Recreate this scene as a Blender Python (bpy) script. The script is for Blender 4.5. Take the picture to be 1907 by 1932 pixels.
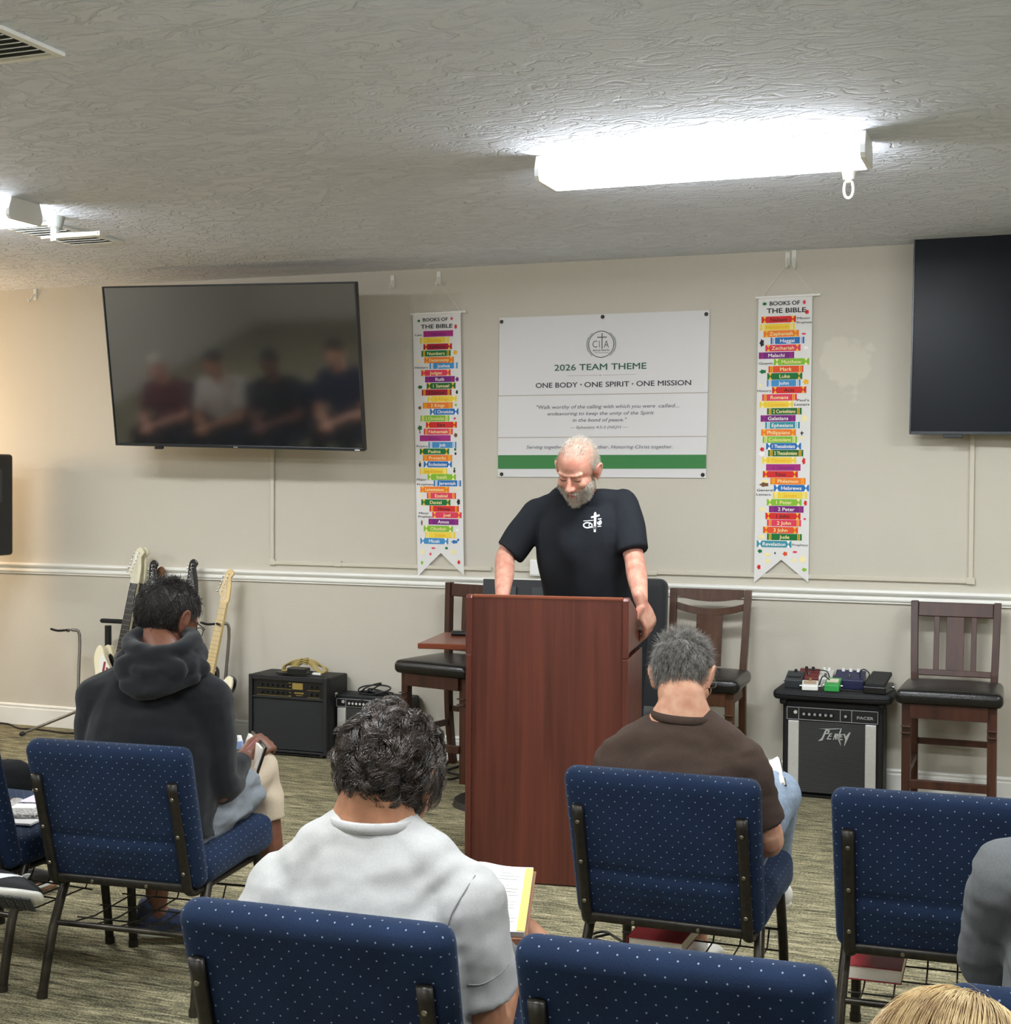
import bpy, bmesh, math, random
import numpy as np
from mathutils import Vector, Matrix, noise
from mathutils.bvhtree import BVHTree

for o in list(bpy.data.objects):
    bpy.data.objects.remove(o)
scene = bpy.context.scene
COL = scene.collection
RND = random.Random(7)
HC = 2.74                                   # ceiling height

# ------------------------------------------------------------------ camera
FPX, PW, PH = 2700.0, 1907, 1932
YAW, PITCH, ROLL = 0.3619, 0.0225, 0.006
CAM = np.array([0.0, -7.35, 1.564])
def cam_axes():
    cy, sy = math.cos(YAW), math.sin(YAW)
    f = np.array([-sy, cy, 0]); r = np.array([cy, sy, 0]); u = np.array([0, 0, 1.0])
    cp, sp = math.cos(PITCH), math.sin(PITCH)
    f2 = f*cp-u*sp; u2 = u*cp+f*sp
    cr, sr = math.cos(ROLL), math.sin(ROLL)
    return r*cr+u2*sr, u2*cr-r*sr, f2
CR, CU, CF = cam_axes()
cd = bpy.data.cameras.new('camera'); cam = bpy.data.objects.new('camera', cd); COL.objects.link(cam)
cam.matrix_world = Matrix(((CR[0], CU[0], -CF[0], CAM[0]), (CR[1], CU[1], -CF[1], CAM[1]), (CR[2], CU[2], -CF[2], CAM[2]), (0, 0, 0, 1)))
cd.sensor_fit = 'HORIZONTAL'; cd.sensor_width = 36; cd.lens = FPX/PW*36; cd.clip_start = 0.05
scene.camera = cam

# ------------------------------------------------------------------ world, exposure
scene.view_settings.view_transform = 'Standard'
scene.view_settings.look = 'None'
scene.view_settings.exposure = 1.5
scene.view_settings.gamma = 1.0
scene.view_settings.use_curve_mapping = False
scene.cycles.use_denoising = True
scene.cycles.max_bounces = 8
scene.cycles.diffuse_bounces = 5
wd = bpy.data.worlds.new('world'); scene.world = wd; wd.use_nodes = True
wd.node_tree.nodes['Background'].inputs[0].default_value = (0.9, 0.95, 1, 1)
wd.node_tree.nodes['Background'].inputs[1].default_value = 0.05
LENS_POWER = 25.0          # emission of the lit fluorescent lenses
# a warm lamp stands past the left end of the stage wall, outside the frame
wl = bpy.data.lights.new('warm_lamp', 'POINT'); wl.energy = 19; wl.color = (1.0, 0.68, 0.38); wl.shadow_soft_size = 0.12
wlo = bpy.data.objects.new('warm_lamp', wl); wlo.location = (-6.95, -0.75, 1.75); COL.objects.link(wlo)

# ------------------------------------------------------------------ pixel of the photo -> point of the room
def ray(px, py):
    return CF+CR*(px-PW/2)/FPX-CU*(py-PH/2)/FPX
def at(px, py, Y):
    d = ray(px, py); return CAM+d*((Y-CAM[1])/d[1])
def fl(px, py, z=0.0):
    d = ray(px, py); return CAM+d*((z-CAM[2])/d[2])
def proj(P):
    d = np.asarray(P)-CAM; z = d@CF
    return np.array([PW/2+FPX*(d@CR)/z, PH/2-FPX*(d@CU)/z])

# ------------------------------------------------------------------ materials
def lin(c):
    if isinstance(c, str):
        c = [int(c[i:i+2], 16) for i in (0, 2, 4)]
    return tuple((v/255/12.92 if v/255 <= 0.04045 else ((v/255+0.055)/1.055)**2.4) for v in c)+(1.0,)
MATS = {}
def mat(name, col, rough=0.6, metal=0.0, var=0.0, vscale=20.0, bump=0.0, bscale=60.0, spec=0.5, col2=None, stretch=None, sheen=0.0, bdist=0.01, coat=0.0):
    if name in MATS: return MATS[name]
    m = bpy.data.materials.new(name); m.use_nodes = True; nt = m.node_tree; N = nt.nodes; Lk = nt.links
    b = N['Principled BSDF']; MATS[name] = m
    b.inputs['Base Color'].default_value = lin(col); b.inputs['Roughness'].default_value = rough
    b.inputs['Metallic'].default_value = metal; b.inputs['Specular IOR Level'].default_value = spec
    b.inputs['Sheen Weight'].default_value = sheen; b.inputs['Coat Weight'].default_value = coat
    tc = N.new('ShaderNodeTexCoord'); mp = N.new('ShaderNodeMapping')
    Lk.new(tc.outputs['Object'], mp.inputs['Vector'])
    if stretch: mp.inputs['Scale'].default_value = stretch
    if var > 0 or col2:
        nz = N.new('ShaderNodeTexNoise'); nz.inputs['Scale'].default_value = vscale; nz.inputs['Detail'].default_value = 5
        Lk.new(mp.outputs[0], nz.inputs['Vector'])
        mx = N.new('ShaderNodeMix'); mx.data_type = 'RGBA'
        c1 = lin(col)
        if col2: a, c = c1, lin(col2)
        else: a = tuple(v*(1-var) for v in c1[:3])+(1,); c = tuple(min(1, v*(1+var)) for v in c1[:3])+(1,)
        mx.inputs[6].default_value = a; mx.inputs[7].default_value = c
        rp = N.new('ShaderNodeMapRange'); rp.inputs[1].default_value = 0.32; rp.inputs[2].default_value = 0.68
        Lk.new(nz.outputs[0], rp.inputs[0]); Lk.new(rp.outputs[0], mx.inputs[0]); Lk.new(mx.outputs[2], b.inputs['Base Color'])
    if bump > 0:
        n2 = N.new('ShaderNodeTexNoise'); n2.inputs['Scale'].default_value = bscale; n2.inputs['Detail'].default_value = 4
        Lk.new(mp.outputs[0], n2.inputs['Vector'])
        bp = N.new('ShaderNodeBump'); bp.inputs['Strength'].default_value = bump; bp.inputs['Distance'].default_value = bdist
        Lk.new(n2.outputs[0], bp.inputs['Height']); Lk.new(bp.outputs[0], b.inputs['Normal'])
    return m
def emis(name, col, power):
    m = bpy.data.materials.new(name); m.use_nodes = True; b = m.node_tree.nodes['Principled BSDF']
    b.inputs['Base Color'].default_value = (.9, .9, .9, 1)
    b.inputs['Emission Color'].default_value = col+(1,); b.inputs['Emission Strength'].default_value = power
    return m

# ------------------------------------------------------------------ mesh helpers
def rot(rx=0, ry=0, rz=0):
    return np.array(Matrix.Rotation(rz, 3, 'Z') @ Matrix.Rotation(ry, 3, 'Y') @ Matrix.Rotation(rx, 3, 'X'))
def nrm(v):
    v = np.asarray(v, float); return v/(np.linalg.norm(v)+1e-12)
def mesh_from(name, V, F, mats, midx=None, smooth=True, uv=None):
    me = bpy.data.meshes.new(name)
    me.from_pydata([tuple(v) for v in np.asarray(V).tolist()], [], F)
    for m in (mats if isinstance(mats, (list, tuple)) else [mats]): me.materials.append(m)
    if midx is not None: me.polygons.foreach_set('material_index', np.asarray(midx, np.int32))
    if smooth is True: me.polygons.foreach_set('use_smooth', np.ones(len(F), bool))
    elif smooth is not False: me.polygons.foreach_set('use_smooth', np.asarray(smooth, bool))
    if uv is not None:
        l = me.uv_layers.new(name='UVMap'); l.data.foreach_set('uv', np.asarray(uv, np.float32).ravel())
    me.update(); return me
def link(name, me, parent=None, world=False):
    o = bpy.data.objects.new(name, me); COL.objects.link(o)
    if parent is not None:
        o.parent = parent
        if world:
            M = np.array(WM(parent).inverted())
            V = np.empty(len(me.vertices)*3, np.float32); me.vertices.foreach_get('co', V); V = V.reshape(-1, 3)
            V = V@M[:3, :3].T+M[:3, 3]; me.vertices.foreach_set('co', V.astype(np.float32).ravel()); me.update()
    return o
def WM(o):
    m = o.matrix_basis.copy()
    return WM(o.parent) @ m if o.parent else m
def tag(o, label=None, cat=None, group=None, kind=None):
    if label: o['label'] = label
    if cat: o['category'] = cat
    if group: o['group'] = group
    if kind: o['kind'] = kind
    return o
def thing(name, label, cat, loc=(0, 0, 0), rz=0.0, group=None):
    o = bpy.data.objects.new(name, None); COL.objects.link(o); o.empty_display_size = .05
    o.location = [float(v) for v in loc]; o.rotation_euler = (0, 0, rz)
    return tag(o, label, cat, group)
def copy_tree(o, parent=None):
    c = o.copy(); COL.objects.link(c); c.parent = parent
    for ch in list(o.children): copy_tree(ch, c)
    return c

class MB:
    """collects shapes and links them as ONE mesh object"""
    def __init__(s): s.V = []; s.F = []; s.M = []; s.S = []; s.n = 0; s.m = 0
    def mat(s, i): s.m = i; return s
    def add(s, V, F, smooth=False):
        V = np.asarray(V, float); s.V.append(V); s.F += [tuple(int(i)+s.n for i in f) for f in F]
        s.M += [s.m]*len(F); s.S += [smooth]*len(F); s.n += len(V); return s
    def box(s, c, size, R=None):
        h = np.array(size)/2; P = np.array([(x, y, z) for x in (-1, 1) for y in (-1, 1) for z in (-1, 1)])*h
        if R is not None: P = P@np.asarray(R).T
        return s.add(P+np.array(c), [(0, 1, 3, 2), (4, 6, 7, 5), (0, 4, 5, 1), (2, 3, 7, 6), (0, 2, 6, 4), (1, 5, 7, 3)])
    def rbox(s, c, size, r, n=3, R=None):
        V, F = rboxM(size, r, n)
        if R is not None: V = V@np.asarray(R).T
        return s.add(V+np.array(c), F, True)
    def cyl(s, a, b, r, r2=None, n=16, cap=True):
        a = np.array(a, float); b = np.array(b, float); r2 = r if r2 is None else r2
        t = nrm(b-a); x = nrm(np.cross(t, [0, 0, 1] if abs(t[2]) < .9 else [1, 0, 0])); y = np.cross(t, x)
        an = np.arange(n)*2*math.pi/n; ring = np.cos(an)[:, None]*x+np.sin(an)[:, None]*y
        V = np.vstack([a+ring*r, b+ring*r2]); F = [(i, (i+1) % n, n+(i+1) % n, n+i) for i in range(n)]
        s.add(V, F, True)
        if cap: s.add(V, [tuple(range(n-1, -1, -1)), tuple(range(n, 2*n))], False)
        return s
    def tube(s, pts, r, n=8, sub=4, ref=None, caps=True):
        V, F = tubeM(pts, r, n, sub, ref, caps); return s.add(V, F, True)
    def ell(s, c, r, R=None, n=12):
        V, F = ellM(c, r, R, n); return s.add(V, F, True)
    def prism(s, poly, O, X, Y, depth, N=None):
        """poly in 2-D, on the frame O, X, Y; extruded by depth against X x Y"""
        O, X, Y = map(lambda v: np.array(v, float), (O, X, Y)); N = np.cross(X, Y) if N is None else np.array(N, float)
        n = len(poly); A = np.array([O+X*p[0]+Y*p[1] for p in poly]); B = A-N*depth
        ar = sum(poly[i][0]*poly[(i+1) % n][1]-poly[(i+1) % n][0]*poly[i][1] for i in range(n))
        f = tuple(range(n)); F = [f, tuple(reversed([i+n for i in f]))]+[(i, i+n, (i+1) % n+n, (i+1) % n) for i in range(n)]
        if ar < 0: F = [tuple(reversed(q)) for q in F]
        return s.add(np.vstack([A, B]), F)
    def flat(s, V2, F, O, X, Y, off=0.0):
        O, X, Y = map(lambda v: np.array(v, float), (O, X, Y)); N = np.cross(X, Y)
        return s.add(O+N*off+np.outer(np.asarray(V2)[:, 0], X)+np.outer(np.asarray(V2)[:, 1], Y), F)
    def build(s, name, mats, parent=None, bevel=0.0, world=False, seg=2):
        me = mesh_from(name, np.vstack(s.V), s.F, mats, s.M, s.S)
        o = link(name, me, parent, world)
        if bevel > 0:
            b = o.modifiers.new('bevel', 'BEVEL'); b.width = bevel; b.segments = seg; b.limit_method = 'ANGLE'; b.angle_limit = math.radians(45)
        return o

def catmull(P, sub):
    P = np.asarray(P, float)
    if len(P) < 3 or sub <= 1:
        t = np.linspace(0, len(P)-1, max(2, (len(P)-1)*sub+1)); i = np.clip(t.astype(int), 0, len(P)-2); f = (t-i)[:, None]
        return P[i]*(1-f)+P[i+1]*f
    Q = np.vstack([2*P[0]-P[1], P, 2*P[-1]-P[-2]]); out = []
    for i in range(1, len(Q)-2):
        p0, p1, p2, p3 = Q[i-1:i+3]
        for k in range(sub):
            t = k/sub; out.append(.5*((2*p1)+(-p0+p2)*t+(2*p0-5*p1+4*p2-p3)*t*t+(-p0+3*p1-3*p2+p3)*t**3))
    out.append(Q[-2]); return np.array(out)
def tubeM(pts, rad, n=12, sub=4, ref=None, caps=True):
    pts = np.asarray(pts, float)
    R = np.asarray([rad]*len(pts) if np.isscalar(rad) else rad, float)
    if R.ndim == 1: R = np.stack([R, R], 1)
    C = catmull(np.hstack([pts, R]), sub); P = C[:, :3]; R = np.abs(C[:, 3:])
    T = np.gradient(P, axis=0); T /= np.linalg.norm(T, axis=1)[:, None]+1e-12
    if ref is not None: x = np.array(ref, float)
    else: x = np.cross(T[0], [0, 0, 1] if abs(T[0][2]) < .9 else [1, 0, 0])
    an = np.arange(n)*2*math.pi/n; ca, sa = np.cos(an)[:, None], np.sin(an)[:, None]
    rings = []; fr = []
    for i in range(len(P)):
        x0 = np.array(ref, float) if ref is not None else x
        x = nrm(x0-T[i]*(x0@T[i])); y = np.cross(T[i], x); fr.append((x, y))
    def ring(p, i, k): return p+(fr[i][0]*R[i][0]*ca+fr[i][1]*R[i][1]*sa)*k
    K = 3
    if caps:
        for j in range(K, 0, -1):
            a = j/K*math.pi/2*.97; rings.append(ring(P[0]-T[0]*R[0].min()*math.sin(a), 0, math.cos(a)))
    for i in range(len(P)): rings.append(ring(P[i], i, 1))
    if caps:
        for j in range(1, K+1):
            a = j/K*math.pi/2*.97; rings.append(ring(P[-1]+T[-1]*R[-1].min()*math.sin(a), len(P)-1, math.cos(a)))
    m = len(rings); V = np.vstack(rings)
    F = [(i*n+k, i*n+(k+1) % n, (i+1)*n+(k+1) % n, (i+1)*n+k) for i in range(m-1) for k in range(n)]
    F += [tuple(range(n-1, -1, -1)), tuple((m-1)*n+k for k in range(n))]
    return V, F
def ellM(c, r, R=None, n=14):
    V = [(0, 0, -1)]
    for i in range(1, n):
        a = -math.pi/2+math.pi*i/n
        for k in range(2*n):
            b = math.pi*k/n; V.append((math.cos(a)*math.cos(b), math.cos(a)*math.sin(b), math.sin(a)))
    V.append((0, 0, 1)); m = 2*n; F = []
    for k in range(m):
        F.append((0, 1+(k+1) % m, 1+k)); F.append((len(V)-1, len(V)-1-m+k, len(V)-1-m+(k+1) % m))
    for i in range(n-2):
        for k in range(m): F.append((1+i*m+k, 1+i*m+(k+1) % m, 1+(i+1)*m+(k+1) % m, 1+(i+1)*m+k))
    V = np.array(V)*np.array(r if not np.isscalar(r) else (r, r, r))
    if R is not None: V = V@np.asarray(R).T
    return V+np.array(c), F
def rboxM(size, r, n=3, inner=2):
    h = np.array(size, float)/2; r = min(r, h.min()*.999)
    ax = []
    for d in range(3):
        a = [-h[d]+r*(1-math.cos(math.pi/2*k/n)) for k in range(n)]
        mid = list(np.linspace(-(h[d]-r), h[d]-r, inner+1))
        ax.append(np.array(a+mid+[-v for v in reversed(a)]))
    key = {}; V = []; F = []
    def vid(p):
        k = tuple(np.round(p, 7))
        if k not in key:
            key[k] = len(V); q = np.clip(p, -(h-r), h-r); d = p-q; L = np.linalg.norm(d)
            V.append(q+d/L*r if L > 1e-9 else p)
        return key[k]
    for d in range(3):
        a, b = (d+1) % 3, (d+2) % 3
        for s in (-1, 1):
            for i in range(len(ax[a])-1):
                for j in range(len(ax[b])-1):
                    q = []
                    for (u, v) in ((i, j), (i+1, j), (i+1, j+1), (i, j+1)):
                        p = np.zeros(3); p[d] = s*h[d]; p[a] = ax[a][u]; p[b] = ax[b][v]; q.append(vid(p))
                    F.append(tuple(q) if s > 0 else tuple(reversed(q)))
    return np.array(V), F
def box_uv(V, F, s=1.0):
    """box projection per face, in metres"""
    V = np.asarray(V); out = []
    for f in F:
        p = V[list(f)]; nn = np.abs(np.cross(p[1]-p[0], p[2]-p[0])); k = int(nn.argmax())
        a, b = ((1, 2), (0, 2), (0, 1))[k]
        for q in p: out.append((q[a]*s, q[b]*s))
    return out
TXT = {}
def text_mesh(s, bold=0.0, italic=False):
    """flat lettering, height about 1, centred in x on 0, baseline at 0 -> (V2, F, width)"""
    k = (s, bold, italic)
    if k in TXT: return TXT[k]
    c = bpy.data.curves.new('lettering', 'FONT'); c.body = s; c.align_x = 'CENTER'; c.size = 1.0; c.offset = bold; c.resolution_u = 3
    if italic: c.shear = .22
    o = bpy.data.objects.new('lettering', c); COL.objects.link(o)
    dg = bpy.context.evaluated_depsgraph_get(); me = bpy.data.meshes.new_from_object(o.evaluated_get(dg))
    V = np.array([v.co[:2] for v in me.vertices]) if len(me.vertices) else np.zeros((0, 2)); F = [tuple(p.vertices) for p in me.polygons]
    bpy.data.objects.remove(o); bpy.data.curves.remove(c); bpy.data.meshes.remove(me)
    if len(V): V[:, 0] -= (V[:, 0].max()+V[:, 0].min())/2
    w = float(V[:, 0].max()-V[:, 0].min()) if len(V) else 0
    TXT[k] = (V, F, w); return TXT[k]
def letter(mb, s, O, X, Y, height, width=None, bold=0.0, italic=False, off=0.0):
    """lettering of cap height `height` centred on O (x) with O on the middle of the capitals"""
    V, F, w = text_mesh(s, 0.0, italic)
    if not len(V): return
    k = height/0.70; V = V*k; V = V-np.array([0, height/2])
    if width: V = V*np.array([width/(w*k), 1])
    mb.flat(V, F, O, X, Y, off)
    if bold:                                                     # heavier strokes: shifted passes of the same lettering
        for q, (dx, dy) in enumerate(((-1, 0), (1, 0), (0, .7), (0, -.7))): mb.flat(V+np.array([dx, dy])*bold*k*1.6, F, O, X, Y, off+.00006*(q+1))
X_, Y_, Z_ = np.array([1., 0, 0]), np.array([0, 1., 0]), np.array([0, 0, 1.])
# ================================================================== the room
def node_mat(name):
    m = bpy.data.materials.new(name); m.use_nodes = True
    nt = m.node_tree; return m, nt.nodes, nt.links, nt.nodes['Principled BSDF']
def wall_mat(patch=None):
    m, N, Lk, b = node_mat('beige_wall_paint' + ('_patched' if patch is not None else ''))
    b.inputs['Roughness'].default_value = .75; b.inputs['Specular IOR Level'].default_value = .25
    tc = N.new('ShaderNodeTexCoord'); nz = N.new('ShaderNodeTexNoise'); nz.inputs['Scale'].default_value = 130; nz.inputs['Detail'].default_value = 3
    Lk.new(tc.outputs['Object'], nz.inputs['Vector'])
    bp = N.new('ShaderNodeBump'); bp.inputs['Strength'].default_value = .22; bp.inputs['Distance'].default_value = .004
    Lk.new(nz.outputs[0], bp.inputs['Height']); Lk.new(bp.outputs[0], b.inputs['Normal'])
    base = lin('c8c2b4'); b.inputs['Base Color'].default_value = base
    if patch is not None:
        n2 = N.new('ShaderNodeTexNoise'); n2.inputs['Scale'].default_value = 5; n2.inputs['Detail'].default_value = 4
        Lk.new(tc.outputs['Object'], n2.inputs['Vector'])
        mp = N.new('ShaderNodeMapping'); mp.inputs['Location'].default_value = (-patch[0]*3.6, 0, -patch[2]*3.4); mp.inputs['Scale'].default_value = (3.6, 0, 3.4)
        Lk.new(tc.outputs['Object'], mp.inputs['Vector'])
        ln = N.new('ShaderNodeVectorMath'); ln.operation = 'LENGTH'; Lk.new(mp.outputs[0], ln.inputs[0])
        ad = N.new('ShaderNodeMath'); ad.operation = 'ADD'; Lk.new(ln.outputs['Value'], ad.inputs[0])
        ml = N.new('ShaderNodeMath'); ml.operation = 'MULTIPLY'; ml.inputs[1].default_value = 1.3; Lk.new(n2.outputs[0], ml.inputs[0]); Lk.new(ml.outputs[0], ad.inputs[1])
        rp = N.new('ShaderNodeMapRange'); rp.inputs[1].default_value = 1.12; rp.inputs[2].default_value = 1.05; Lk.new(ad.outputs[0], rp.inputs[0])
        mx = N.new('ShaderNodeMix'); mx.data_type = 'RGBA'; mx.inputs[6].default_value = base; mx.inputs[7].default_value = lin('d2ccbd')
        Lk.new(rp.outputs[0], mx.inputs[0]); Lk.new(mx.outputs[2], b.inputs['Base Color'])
    return m
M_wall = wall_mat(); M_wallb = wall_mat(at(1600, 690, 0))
def ceiling_mat():
    m, N, Lk, b = node_mat('stippled_ceiling_paint')
    b.inputs['Base Color'].default_value = lin('e9eefa'); b.inputs['Roughness'].default_value = .8; b.inputs['Specular IOR Level'].default_value = .2
    tc = N.new('ShaderNodeTexCoord'); mp = N.new('ShaderNodeMapping'); mp.inputs['Scale'].default_value = (6.5, 11, 1); Lk.new(tc.outputs['Object'], mp.inputs['Vector'])
    n1 = N.new('ShaderNodeTexNoise'); n1.inputs['Scale'].default_value = 1; n1.inputs['Detail'].default_value = 4; n1.inputs['Distortion'].default_value = 1.3
    Lk.new(mp.outputs[0], n1.inputs['Vector'])
    s = N.new('ShaderNodeMath'); s.operation = 'SUBTRACT'; s.inputs[1].default_value = .5; Lk.new(n1.outputs[0], s.inputs[0])
    a = N.new('ShaderNodeMath'); a.operation = 'ABSOLUTE'; Lk.new(s.outputs[0], a.inputs[0])
    rp = N.new('ShaderNodeMapRange'); rp.inputs[1].default_value = 0; rp.inputs[2].default_value = .07; Lk.new(a.outputs[0], rp.inputs[0])
    n2 = N.new('ShaderNodeTexNoise'); n2.inputs['Scale'].default_value = 70; n2.inputs['Detail'].default_value = 3; Lk.new(tc.outputs['Object'], n2.inputs['Vector'])
    ad = N.new('ShaderNodeMath'); ad.operation = 'MULTIPLY_ADD'; ad.inputs[1].default_value = .35; Lk.new(n2.outputs[0], ad.inputs[0]); Lk.new(rp.outputs[0], ad.inputs[2])
    bp = N.new('ShaderNodeBump'); bp.inputs['Strength'].default_value = .75; bp.inputs['Distance'].default_value = .011
    Lk.new(ad.outputs[0], bp.inputs['Height']); Lk.new(bp.outputs[0], b.inputs['Normal'])
    return m
def carpet_mat():
    m, N, Lk, b = node_mat('streaked_carpet')
    b.inputs['Roughness'].default_value = .95; b.inputs['Specular IOR Level'].default_value = .1
    tc = N.new('ShaderNodeTexCoord')
    def nz(sc, scale=1, det=3):
        mp = N.new('ShaderNodeMapping'); mp.inputs['Scale'].default_value = sc; Lk.new(tc.outputs['Object'], mp.inputs['Vector'])
        n = N.new('ShaderNodeTexNoise'); n.inputs['Scale'].default_value = scale; n.inputs['Detail'].default_value = det; Lk.new(mp.outputs[0], n.inputs['Vector']); return n
    a = nz((11, 78, 1), 1, 5); c = nz((120, 210, 1), 1, 3); d = nz((2.2, 14, 1), 1, 3)
    m1 = N.new('ShaderNodeMath'); m1.operation = 'MULTIPLY_ADD'; m1.inputs[1].default_value = .95; Lk.new(c.outputs[0], m1.inputs[0]); Lk.new(a.outputs[0], m1.inputs[2])
    m2 = N.new('ShaderNodeMath'); m2.operation = 'MULTIPLY_ADD'; m2.inputs[1].default_value = .45; Lk.new(d.outputs[0], m2.inputs[0]); Lk.new(m1.outputs[0], m2.inputs[2])
    nr = N.new('ShaderNodeMapRange'); nr.inputs[1].default_value = .96; nr.inputs[2].default_value = 1.44; Lk.new(m2.outputs[0], nr.inputs[0]); cr = N.new('ShaderNodeValToRGB'); cr.color_ramp.interpolation = 'LINEAR'; e = cr.color_ramp.elements
    e[0].position = 0.0; e[0].color = lin('403f35'); e[1].position = 1.0; e[1].color = lin('bbb08f')
    x = cr.color_ramp.elements.new(.5); x.color = lin('7e795f')
    Lk.new(nr.outputs[0], cr.inputs[0]); Lk.new(cr.outputs[0], b.inputs['Base Color'])
    bp = N.new('ShaderNodeBump'); bp.inputs['Strength'].default_value = .8; bp.inputs['Distance'].default_value = .006
    Lk.new(m1.outputs[0], bp.inputs['Height']); Lk.new(bp.outputs[0], b.inputs['Normal'])
    return m
XL, XR, YB = -9.6, 3.6, -10.6
def slab(name, c, size, m):
    o = MB().box(c, size).build(name, m); o['kind'] = 'structure'; return o
slab('floor', ((XL+XR)/2, YB/2, -.05), (XR-XL+.4, -YB+.4, .1), carpet_mat())
slab('ceiling', ((XL+XR)/2, YB/2, HC+.05), (XR-XL+.4, -YB+.4, .1), ceiling_mat())
slab('wall_back', ((XL+XR)/2, .06, HC/2), (XR-XL+.4, .12, HC), M_wallb)
slab('wall_left', (XL-.06, YB/2, HC/2), (.12, -YB, HC), M_wall)
slab('wall_right', (XR+.06, YB/2, HC/2), (.12, -YB, HC), M_wall)
slab('wall_rear', ((XL+XR)/2, YB-.06, HC/2), (XR-XL+.4, .12, HC), M_wall)
M_trim = mat('white_trim_paint', 'ecebe4', .35)
def profile_run(name, prof, x0, x1):
    """profile in (depth off the wall, z) run along the back wall"""
    n = len(prof); V = [(x0, -p[0], p[1]) for p in prof]+[(x1, -p[0], p[1]) for p in prof]
    F = [(i, (i+1) % n, (i+1) % n+n, i+n) for i in range(n)]+[tuple(range(n-1, -1, -1)), tuple(range(n, 2*n))]
    o = MB().add(V, F).build(name, M_trim, bevel=.0015); o['kind'] = 'structure'; return o
profile_run('trim_1', [(0, .957), (.012, .957), (.012, .966), (.02, .970), (.022, .978), (.014, .986), (.011, .992), (.018, .999), (.03, 1.004), (.034, 1.012), (.032, 1.022), (.024, 1.026), (0, 1.026)], XL, XR)
profile_run('baseboard_back', [(0, 0), (.016, 0), (.016, .105), (.013, .110), (.013, .117), (.016, .122), (.012, .130), (.006, .134), (0, .134)], XL, XR)

# ------------------------------------------------------------------ ceiling fixtures, vents, lamp holders
M_white = mat('white_enamel', 'eeeeea', .4); M_lens = emis('lit_acrylic_lens', (.93, .97, 1.0), LENS_POWER)
M_lside = emis('lit_acrylic_lens_side', (.93, .97, 1.0), LENS_POWER*.36)
M_plastic = mat('white_plastic', 'e8e6df', .45)
def fluorescent(x0, x1, yc, label, dim=1.0):
    t = thing('ceiling_light', label, 'ceiling light', ((x0+x1)/2, yc, HC)); L = x1-x0
    MB().box((0, 0, -.018), (L-.03, .17, .034)).build('housing', M_white, t, .003)
    prof = [(-.085, -.034), (-.102, -.056), (-.106, -.08), (-.094, -.094), (.094, -.094), (.106, -.08), (.102, -.056), (.085, -.034)]
    n = len(prof); a, b = -L/2+.02, L/2-.02
    V = [(a, p[0], p[1]) for p in prof]+[(b, p[0], p[1]) for p in prof]
    F = [tuple(reversed((i, (i+1) % n, (i+1) % n+n, i+n))) for i in range(n)]
    lm = MB()
    for i, q in enumerate(F): lm.mat(0 if i in (3, 4) or i == 2 or i == 4 else 1); lm.add([V[j] for j in q], [(0, 1, 2, 3)])
    lm.build('lens', [M_lens, M_lside], t)
    for s in (-1, 1):
        e = MB(); P = [(-.09, -.0), (-.108, -.05), (-.108, -.078), (-.094, -.094), (.094, -.094), (.108, -.078), (.108, -.05), (.09, 0)]
        e.prism(P, (s*L/2-s*.0, 0, 0) if s > 0 else (-L/2+.02, 0, 0), (0, 1, 0), (0, 0, 1), .02)
        e.build('end_cap', M_white, t, .003)
    return t
fluorescent(-1.752, -.582, -2.345, 'lit fluorescent ceiling light with white lens above the lectern', .9)
fluorescent(-5.26, -4.075, -2.36, 'lit fluorescent ceiling light at the left edge beside the flat lamp holder')
for k, (x, y) in enumerate(((.75, -2.35), (-1.75, -5.35), (-5.0, -5.35), (.75, -5.35), (-1.75, -8.4), (-5.0, -8.4), (-8.6, -3.9), (-8.6, -7.2))):  # unseen fixtures; rear ones added for bounce, left pair to light the mirrored block
    fluorescent(x, x+1.17, y, 'unseen lit fluorescent ceiling light '+('past the right edge of the photo in the front row', 'above the camera aisle', 'over the left of the seating', 'over the right of the seating', 'near the rear wall', 'near the rear wall on the left', 'added above the left seating block', 'added at the rear of the left seating block')[k])

def lamp_holder(loc, label):
    t = thing('lamp_holder', label, 'lamp holder', loc); return t
p = fl(1601, 319, HC); t = lamp_holder((p[0], p[1], HC), 'bare loop bulb hanging in a white ceiling holder beyond the lit fixture')
MB().cyl((0, 0, 0), (0, 0, -.012), .036, .034, 20).cyl((0, 0, -.012), (0, 0, -.04), .026, .021, 20).build('socket', M_plastic, t, .002)
g = MB().cyl((0, 0, -.038), (0, 0, -.052), .014, .013, 16); g.tube([(-.013, 0, -.05), (-.017, 0, -.075), (-.012, 0, -.1), (0, 0, -.108), (.012, 0, -.1), (.017, 0, -.075), (.013, 0, -.05)], .0055, 10); g.build('bulb', mat('frosted_bulb_glass', 'f6f4e8', .25), t)
p = fl(104, 409, HC); t = lamp_holder((p[0], p[1], HC), 'ceiling lamp holder with a flat twin tube lamp in front of the vent')
MB().cyl((0, 0, 0), (0, 0, -.05), .045, .03, 20).cyl((0, 0, -.05), (0, 0, -.065), .02, .02, 16).build('socket', mat('grey_porcelain', 'a9aca6', .4), t, .002)
MB().box((0, 0, -.085), (.03, .03, .05)).box((-.03, 0, -.09), (.09, .012, .012)).build('bracket', M_white, t, .002)
g = MB()
for dy in (-.014, .014): g.tube([(.015, dy, -.09), (.24, dy, -.09)], .011, 10)
g.box((.245, 0, -.09), (.02, .04, .02)).build('lamp_tube', mat('frosted_bulb_glass', 'f6f4e8', .25), t)
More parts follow.
